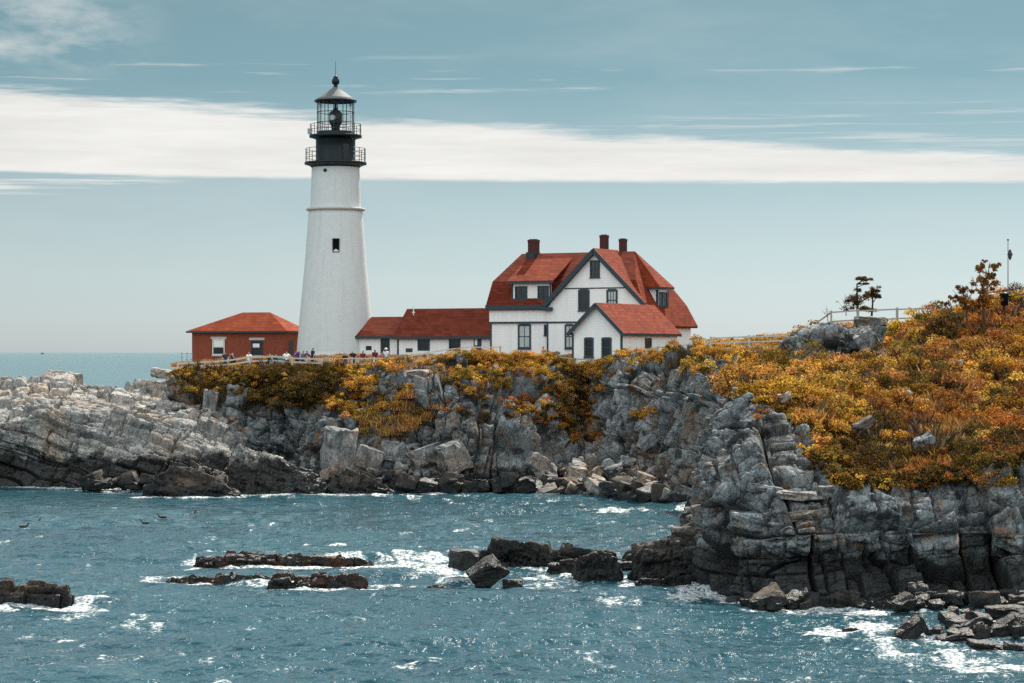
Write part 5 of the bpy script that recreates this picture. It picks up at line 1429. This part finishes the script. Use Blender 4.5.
# ---- flagpole on the crest, dark bin under it
Yp = 135.0; x = (1008-CX)/F*Yp; zg_ = gz1(x, Yp)
e = empty('flagpole', (x, Yp, zg_), 0, 'slim grey flagpole with a small furled dark flag near its top', 'flagpole')
ztop = CAMZ+(HY-240)/F*Yp-zg_
b = MB(); b.bar((0,0,-.4),(0,0,ztop),.045,.025,8); b.build('pole', M['metal'], e)
b = MB(); b.lathe([(.001,.07),(.05,.05),(.06,0),(.03,-.05)],12,(0,0,ztop)); b.build('finial', M['dark_metal'], e)
def furled():
    zf = CAMZ+(HY-249.5)/F*Yp-zg_; zl = CAMZ+(HY-260)/F*Yp-zg_
    b = MB(); n = 9; prof = []
    for i in range(n):
        t = i/(n-1); w = .05+.15*math.sin(math.pi*min(1,t*1.05))*(1+.35*math.sin(t*17)); prof.append((max(.015,w*.7), zf+(zl-zf)*t))
    b.lathe(prof, 9, (.12,0,0)); return b.build('flag', simple_mat('dark_flag_cloth', (.05,.06,.075), .9, .5, 8), e)
furled()
Yb = 133.6; x = (1004.5-CX)/F*Yb; zg_ = gz1(x, Yb)
e = empty('litter_bin', (x, Yb, zg_), 0, 'small dark bin on a post under the iron railing beside the flagpole', 'bin')
zt_ = CAMZ+(HY-293)/F*Yb-zg_
e.location.z += max(0, zt_-0.62); zt_ = min(zt_, 0.62)
b = MB(); b.bar((0,0,-1.6),(0,0,-.05),.05,.05,8); b.build('post', M['dark_metal'], e)
b = MB(); b.lathe([(.02,-.1),(.21,-.1),(.24,zt_-.12),(.26,zt_-.1),(.26,zt_-.04)],16); b.build('body', M['black'], e)
b = MB(); b.lathe([(.27,zt_-.05),(.22,zt_+.02),(.02,zt_+.05)],16); b.build('lid', M['dark_metal'], e)

# ------------------------------------------------------------------ people
def skin_mesh(name, verts, edges, rad, sub=1):
    me = bpy.data.meshes.new(name); me.from_pydata(verts, edges, [])
    o = bpy.data.objects.new(name, me); COL.objects.link(o)
    m = o.modifiers.new('Skin', 'SKIN'); m.use_smooth_shade = True
    for i, r in enumerate(rad): me.skin_vertices[0].data[i].radius = r if isinstance(r, tuple) else (r, r)
    me.skin_vertices[0].data[0].use_root = True
    s = o.modifiers.new('Sub', 'SUBSURF'); s.levels = sub; s.render_levels = sub
    dg = bpy.context.evaluated_depsgraph_get(); dg.update()
    r = bpy.data.meshes.new_from_object(o.evaluated_get(dg)); r.name = name
    bpy.data.objects.remove(o)
    return r
SKIN = [simple_mat('skin_light', (.55,.33,.24), .6, .06), simple_mat('skin_tan', (.36,.20,.13), .6, .06)]
_cl = {}
def cloth(c):
    if c not in _cl: _cl[c] = simple_mat('clothing', c, .85, .2, 9)
    return _cl[c]
def pose(kind, sit=0):
    """joints of a 1.72 m adult facing -y"""
    J = {'pel':(0,0,.93),'wst':(0,.01,1.08),'chs':(0,.0,1.30),'nck':(0,.01,1.46),'hd0':(0,-.01,1.55),'hd1':(0,-.015,1.63),'nose':(0,-.105,1.60)}
    for s, n in ((-1,'l'),(1,'r')):
        J['hip'+n]=(s*.09,0,.90); J['kne'+n]=(s*.10,-.02,.49); J['ank'+n]=(s*.10,.01,.09); J['toe'+n]=(s*.115,-.15,.035)
        J['sho'+n]=(s*.19,.01,1.41); J['elb'+n]=(s*.25,.03,1.13); J['wri'+n]=(s*.25,-.04,.88); J['hnd'+n]=(s*.245,-.06,.79)
    if kind == 'photo':
        for s, n in ((-1,'l'),(1,'r')): J['elb'+n]=(s*.24,-.14,1.22); J['wri'+n]=(s*.10,-.30,1.50); J['hnd'+n]=(s*.04,-.34,1.56)
    if kind == 'hips':
        for s, n in ((-1,'l'),(1,'r')): J['elb'+n]=(s*.40,.06,1.17); J['wri'+n]=(s*.22,-.04,1.02); J['hnd'+n]=(s*.16,-.08,.99)
    if kind == 'walk':
        J['knel']=(-.09,-.16,.50); J['ankl']=(-.09,-.24,.10); J['toel']=(-.10,-.40,.06); J['kner']=(.09,.06,.48); J['ankr']=(.09,.28,.14); J['toer']=(.10,.15,.035)
        J['wril']=(-.24,.12,.92); J['hndl']=(-.24,.14,.83); J['wrir']=(.24,-.2,.96); J['hndr']=(.24,-.26,.88)
    if kind == 'lean':
        for s, n in ((-1,'l'),(1,'r')): J['elb'+n]=(s*.27,-.16,1.14); J['wri'+n]=(s*.20,-.36,1.06); J['hnd'+n]=(s*.18,-.44,1.04)
    return J
RAD = {'pel':.14,'wst':.125,'chs':.15,'nck':.058,'hd0':.085,'hd1':.098,'nose':.018,'hip':.10,'kne':.062,'ank':.042,'toe':.035,'sho':.07,'elb':.043,'wri':.030,'hnd':.034}
def chain(J, names, links, grow):
    idx = {n:i for i,n in enumerate(names)}
    rad = [RAD.get(n, RAD.get(n[:-1], .05))+grow for n in names]
    return [J[n] for n in names], [(idx[a], idx[b]) for a, b in links], rad
_people = {}
def person_meshes(kind):
    if kind in _people: return _people[kind]
    J = pose(kind)
    bn = ['pel','wst','chs','nck','hd0','hd1','nose']+[a+s for s in 'lr' for a in ('hip','kne','ank','toe','sho','elb','wri','hnd')]
    lk = [('pel','wst'),('wst','chs'),('chs','nck'),('nck','hd0'),('hd0','hd1'),('hd0','nose')]
    for s in 'lr': lk += [('pel','hip'+s),('hip'+s,'kne'+s),('kne'+s,'ank'+s),('ank'+s,'toe'+s),('chs','sho'+s),('sho'+s,'elb'+s),('elb'+s,'wri'+s),('wri'+s,'hnd'+s)]
    body = skin_mesh('person', *chain(J, bn, lk, 0))
    J2 = dict(J)
    for s in 'lr': J2['elb'+s] = tuple(Vector(J['sho'+s]).lerp(Vector(J['elb'+s]), .75))
    sh = skin_mesh('shirt', *chain(J2, ['wst','pel','chs','shol','shor','elbl','elbr'], [('wst','pel'),('wst','chs'),('chs','shol'),('chs','shor'),('shol','elbl'),('shor','elbr')], .022))
    tr = skin_mesh('trousers', *chain(J, ['pel','hipl','hipr','knel','kner','ankl','ankr'], [('pel','hipl'),('pel','hipr'),('hipl','knel'),('hipr','kner'),('knel','ankl'),('kner','ankr')], .016))
    J3 = {'a':(0,.015,1.67),'b':(0,.05,1.60),'c':(0,.045,1.53)}
    hr = skin_mesh('hair', [J3['a'],J3['b'],J3['c']], [(0,1),(1,2)], [.088,.092,.075])
    _people[kind] = (body, sh, tr, hr); return _people[kind]
def person(px, Y, kind, face, shirt, trousers, hair, label, size=1.0, skin=0, hat=None, pytop=None):
    x = (px-CX)/F*Y; z = gz1(x, Y)
    if pytop is not None: z = CAMZ+(HY-pytop)/F*Y-1.72*size
    body, sh, tr, hr = person_meshes(kind)
    o = bpy.data.objects.new('person', body.copy()); COL.objects.link(o); o.data.materials.clear(); o.data.materials.append(SKIN[skin])
    o.location = (x, Y, z); o.rotation_euler = (0,0,R(face)); o.scale = (size,)*3
    tag(o, label, 'person')
    for nm, me, c in (('shirt',sh,shirt),('trousers',tr,trousers),('hair',hr,hair)):
        q = me.copy(); q.materials.clear(); q.materials.append(cloth(c)); k = bpy.data.objects.new(nm, q); COL.objects.link(k); k.parent = o
    if hat:
        b = MB(); b.lathe([(.01,1.78),(.08,1.775),(.105,1.74),(.112,1.665),(.19,1.655),(.19,1.645),(.10,1.65)],16,(0,.01,0)); b.build('hat', cloth(hat), o)
    # a pad of path under each pair of feet is not needed: the ground sheet carries them
    return o
BK=(.012,.014,.018); WH=(.75,.74,.72); NV=(.02,.03,.07); DN=(.06,.09,.16); KH=(.35,.26,.17); BR=(.05,.028,.016); BLN=(.32,.2,.09)
for a in [
 (225,197,'lean',20,NV,DN,BK,'person in navy leaning by the left window of the brick building',.98,0,None,351.5),
 (233,195.2,'photo',-30,BK,BK,BK,'person all in black holding a camera up at the fence before the brick building',1.0,0,None,352),
 (249,195.5,'stand',170,WH,KH,BLN,'person in a white shirt seen from behind at the fence under the right brick window',.98,0,None,351.8),
 (270,195.6,'stand',30,BK,WH,BLN,'fair-haired person in black between the white shirts at the fence',.95,0,None,353.6),
 (276,195.8,'lean',-20,(.05,.02,.06),DN,BR,'short person in dark plum top leaning on the fence',.95,0,None,353.8),
 (280.5,195.5,'stand',10,(.03,.16,.15),DN,BK,'person in a teal top beside the corner of the brick building',.9,1,None,355),
 (286.5,195.6,'hips',0,WH,DN,BR,'person in a white shirt with hands on hips at the brick corner',1.0,0,None,351),
 (297,196,'photo',25,(.09,.035,.20),BK,BK,'person in a purple jacket against the left edge of the lighthouse',1.02,0,None,348.8),
 (303,196.4,'stand',-40,(.06,.2,.22),DN,BR,'person in a light teal top next to the purple jacket',.98,0,None,350.4),
 (307.3,196.2,'lean',60,(.16,.05,.09),WH,BR,'person in a dusty pink top facing the navy jacket',.98,0,None,350.2),
 (312.6,196,'stand',-60,(.015,.03,.05),NV,BK,'tall person in dark navy, rightmost of the group before the tower',1.06,0,None,347.4),
 (345,195.4,'stand',0,BK,DN,BK,'person whose dark head just shows over the bushes right of the tower middle',.9,0,None,352.8),
 (353,195,'hips',30,BK,DN,BLN,'fair-haired person in black with elbows out before the lighthouse',.98,0,None,350.2),
 (362.8,195,'stand',-20,(.14,.015,.025),KH,BR,'person in a dark red top before the little plaque',.98,1,None,350.4),
 (375,194.8,'stand',15,(.10,.01,.02),(.45,.28,.26),BK,'dark-haired person in a maroon top and pale trousers before the low wing',1.02,1,None,349.2),
 (381.8,194.8,'stand',-10,(.30,.10,.08),DN,BR,'person in a faded red top just left of the white hat',.93,0,None,352),
 (386,195,'stand',0,(.62,.62,.62),BK,BR,'person in a pale top and white hat before the arched door',1.0,0,WH,348.4),
 (543,191.6,'walk',-70,(.62,.25,.08),KH,BR,'person in an orange top walking in front of the big white house',1.0,0,None,346),
]:
    person(a[0],a[1],a[2],a[3],a[4],a[5],a[6],a[7],a[8],a[9],a[10],a[11])

# ------------------------------------------------------------------ ducks and a far ship
dv = [(0,0,.06),(.13,0,.07),(.24,0,.10),(-.15,0,.07),(-.25,0,.11),(.27,0,.20),(.30,0,.26),(.39,0,.245)]
dm = skin_mesh('duck', dv, [(0,1),(1,2),(0,3),(3,4),(2,5),(5,6),(6,7)], [(.11,.09),(.105,.085),(.06,.06),(.09,.075),(.025,.02),(.045,.045),(.055,.05),(.018,.014)])
dm.materials.clear(); dm.materials.append(simple_mat('dark_feathers', (.03,.026,.024), .7, .5, 14))
for px, py, rz in ((23,528,10),(35,523.5,25),(146,524.5,170),(163,518.5,190),(191,515,20)):
    Yd = seaY(py); o = bpy.data.objects.new('duck', dm); COL.objects.link(o)
    o.location = ((px-CX)/F*Yd, Yd, .02); o.rotation_euler = (0,0,R(rz)); o.scale = (1.05,)*3
    tag(o, 'small dark duck floating on the calm water at the left', 'duck', 'ducks floating on the left water')
Ys = 11500.0
e = empty('ship', ((42.5-CX)/F*Ys, Ys, 0), R(8), 'tiny grey ship on the horizon at the left', 'ship')
b = MB(); b.poly_slab([(-9,-2,0),(7,-2,0),(10,0,3.2),(7,2,0),(-9,2,0)], (0,0,3.4)); b.build('hull', M['trim'], e)
b = MB(); b.box(-6,1.5,-1.6,1.6,3.4,7.5); b.box(-4,-.5,-1.3,1.3,7.5,10); b.build('wheelhouse', M['metal'], e)
b = MB(); b.bar((-2,0,10),(-2,0,15),.25,.15,6); b.build('mast', M['metal'], e)
SKY_TINT = (0.55, 0.80, 0.80)
SKY_GREY = 0.9
TINT_LOW = (0.95, 1.03, 1.03)
TINT_HIGH = (0.38, 0.63, 0.72)
CLOUD = (10.0, 9.95, 9.6)
CLOUD_FILL_UP = (8.5, 9.8, 10.6)  # unseen overhead cloud, added for ambient fill
CLOUD_FILL_REAR = (14.8, 16.4, 17.0)  # unseen bank behind the camera, added to light front faces
SUN_E = 5.0
SKY_STR = 0.055
EXPO = 0.72
# ------------------------------------------------------------------ sky, sun, camera
SUN_AZ, SUN_EL = 20.0, 47.0                        # degrees right of the view direction, above the horizon
wd = bpy.data.worlds.new('World'); SC.world = wd; wd.use_nodes = True
nt = wd.node_tree; nt.nodes.clear(); h = NT(nt)
sky = h.n('ShaderNodeTexSky', sky_type='NISHITA', sun_disc=False, sun_elevation=R(SUN_EL), sun_rotation=R(SUN_AZ), altitude=0.0, air_density=1.0, dust_density=0.6, ozone_density=3.0)
dirv = h.n('ShaderNodeTexCoord').outputs['Generated']
sx = h.n('ShaderNodeSeparateXYZ', {0: dirv})
az = h.math('ARCTAN2', sx.outputs[0], sx.outputs[1])
hor = h.math('SQRT', h.math('ADD', h.math('MULTIPLY', sx.outputs[0], sx.outputs[0]), h.math('MULTIPLY', sx.outputs[1], sx.outputs[1])))
el = h.math('DIVIDE', sx.outputs[2], h.math('MAXIMUM', hor, 0.02))
def vec(a, b, c=0.0): return h.n('ShaderNodeCombineXYZ', {0: a, 1: b, 2: c}).outputs[0]
def ns(sa, se, det, rough, seed):
    return h.math('SUBTRACT', h.noise(vec(h.math('MULTIPLY', az, sa), h.math('MULTIPLY', el, se), seed), 1.0, det, rough), 0.5)
# a long flat stratus bank low over the sea
streak = ns(9, 150, 6, 0.62, 3.0); fine = ns(40, 420, 4, 0.6, 9.0); slow = ns(4, 14, 3, 0.5, 5.0)
top = h.math('ADD', h.math('MULTIPLY', az, -0.062), 0.0985)
top = h.math('ADD', top, h.math('ADD', h.math('MULTIPLY', slow, 0.010), h.math('ADD', h.math('MULTIPLY', streak, 0.022), h.math('MULTIPLY', fine, 0.006))))
bot = h.math('ADD', h.math('MULTIPLY', az, -0.009), 0.0738)
bot = h.math('ADD', bot, h.math('ADD', h.math('MULTIPLY', streak, 0.0022), h.math('ADD', h.math('MULTIPLY', fine, 0.0018), h.math('MULTIPLY', slow, 0.004))))
bank = h.math('MULTIPLY', h.rng(h.math('SUBTRACT', top, el), -0.0015, 0.006, 0, 1, True), h.rng(h.math('SUBTRACT', el, bot), -0.0006, 0.0016, 0, 1, True))
def bump_at(c, w, v):                                  # soft window around c of half width w
    return h.rng(h.math('ABSOLUTE', h.math('SUBTRACT', v, c)), w, w*0.3, 0, 1, True)
st2 = ns(7, 210, 6, 0.65, 21.0)
low = h.math('MULTIPLY', h.math('MULTIPLY', bump_at(0.0712, 0.0055, el), bump_at(-0.21, 0.09, az)), h.rng(st2, 0.0, 0.12))
hi  = h.math('MULTIPLY', bump_at(0.119, 0.012, el), h.rng(ns(10, 260, 6, 0.65, 31.0), 0.07, 0.20))
lat = h.math('MULTIPLY', h.math('MULTIPLY', bump_at(0.097, 0.014, el), bump_at(0.16, 0.14, az)), h.rng(ns(8, 330, 6, 0.65, 37.0), 0.02, 0.12))
wsp = h.math('MULTIPLY', h.math('MULTIPLY', bump_at(0.138, 0.026, el), bump_at(-0.215, 0.075, az)), h.rng(ns(22, 60, 6, 0.62, 41.0), -0.08, 0.18))
veil = h.math('MULTIPLY', h.rng(ns(6, 22, 5, 0.6, 47.0), -0.02, 0.3), 0.18)
# made-up cloud over the unseen rest of the sky, brightened as fill light
clo = h.noise(h.n('ShaderNodeMapping', {'Vector': dirv, 'Scale': (2.2,2.2,4.0)}).outputs[0], 1.3, 6, 0.58)
rear_fill = h.rng(h.math('ABSOLUTE', az), 1.2, 2.0, 0, 1, True)      # mask of a bright bank added behind the camera to fill front walls
upper = h.math('MULTIPLY', h.math('MAXIMUM', h.rng(el, 0.19, 0.34, 0, 1, True), h.math('MULTIPLY', rear_fill, h.rng(el, 0.01, 0.06, 0, 1, True))), h.rng(h.math('ADD', clo, h.math('MULTIPLY', rear_fill, 0.12)), 0.40, 0.60, 0, 1, True))
cov = h.math('MAXIMUM', bank, h.math('MULTIPLY', low, 0.85))
for c, s in ((hi,.5),(lat,.4),(wsp,.6),(veil,1.0),(upper,.95)): cov = h.math('MAXIMUM', cov, h.math('MULTIPLY', c, s))
cov = h.math('MINIMUM', cov, 1.0)
bw = h.n('ShaderNodeRGBToBW', {0: sky.outputs[0]}).outputs[0]
base = h.mix(SKY_GREY, h.mix(1.0, sky.outputs[0], SKY_TINT, 'MULTIPLY'), h.mix(1.0, bw, h.mix(h.rng(el, 0.0, 0.118), TINT_LOW, TINT_HIGH), 'MULTIPLY'))
shade = h.math('ADD', 0.93, h.math('MULTIPLY', ns(10, 110, 6, 0.65, 55.0), 0.45))
cl = h.n('ShaderNodeVectorMath', operation='SCALE', **{}); 
cl.inputs[0].default_value = CLOUD; nt.links.new(shade, cl.inputs[3])
col = h.mix(cov, base, cl.outputs[0])
col = h.mix(h.math('MULTIPLY', upper, 0.95), col, h.mix(rear_fill, CLOUD_FILL_UP, CLOUD_FILL_REAR))
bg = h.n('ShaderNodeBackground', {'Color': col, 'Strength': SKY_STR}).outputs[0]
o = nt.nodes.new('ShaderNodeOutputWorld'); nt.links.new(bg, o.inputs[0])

wd.cycles.sampling_method = 'MANUAL'; wd.cycles.sample_map_resolution = 1024
ld = bpy.data.lights.new('sun', 'SUN'); ld.energy = SUN_E; ld.angle = R(0.5); ld.color = (1.0, 0.93, 0.82)
lo_ = bpy.data.objects.new('sun', ld); COL.objects.link(lo_)
sd = Vector((math.cos(R(SUN_EL))*math.sin(R(SUN_AZ)), math.cos(R(SUN_EL))*math.cos(R(SUN_AZ)), math.sin(R(SUN_EL))))
lo_.rotation_euler = (-sd).to_track_quat('-Z', 'Y').to_euler()

cd = bpy.data.cameras.new('camera'); cam = bpy.data.objects.new('camera', cd); COL.objects.link(cam)
cd.sensor_width = 36; cd.lens = F*36/1024; cd.clip_start = 1.0; cd.clip_end = 200000
cd.shift_y = (HY-341.5)/1024
cam.location = (0, 0, CAMZ); cam.rotation_euler = (R(90), 0, 0); SC.camera = cam
SC.view_settings.view_transform = 'Standard'; SC.view_settings.look = 'None'; SC.view_settings.exposure = EXPO; SC.view_settings.gamma = 1.0
SC.render.resolution_x = 1024; SC.render.resolution_y = 683
cy = SC.cycles; cy.use_denoising = False; cy.use_adaptive_sampling = False; cy.max_bounces = 6; cy.diffuse_bounces = 3; cy.glossy_bounces = 3; cy.transmission_bounces = 4; cy.transparent_max_bounces = 8
cy.sample_clamp_indirect = 4.0; cy.sample_clamp_direct = 1.3; cy.caustics_reflective = False; cy.caustics_refractive = False
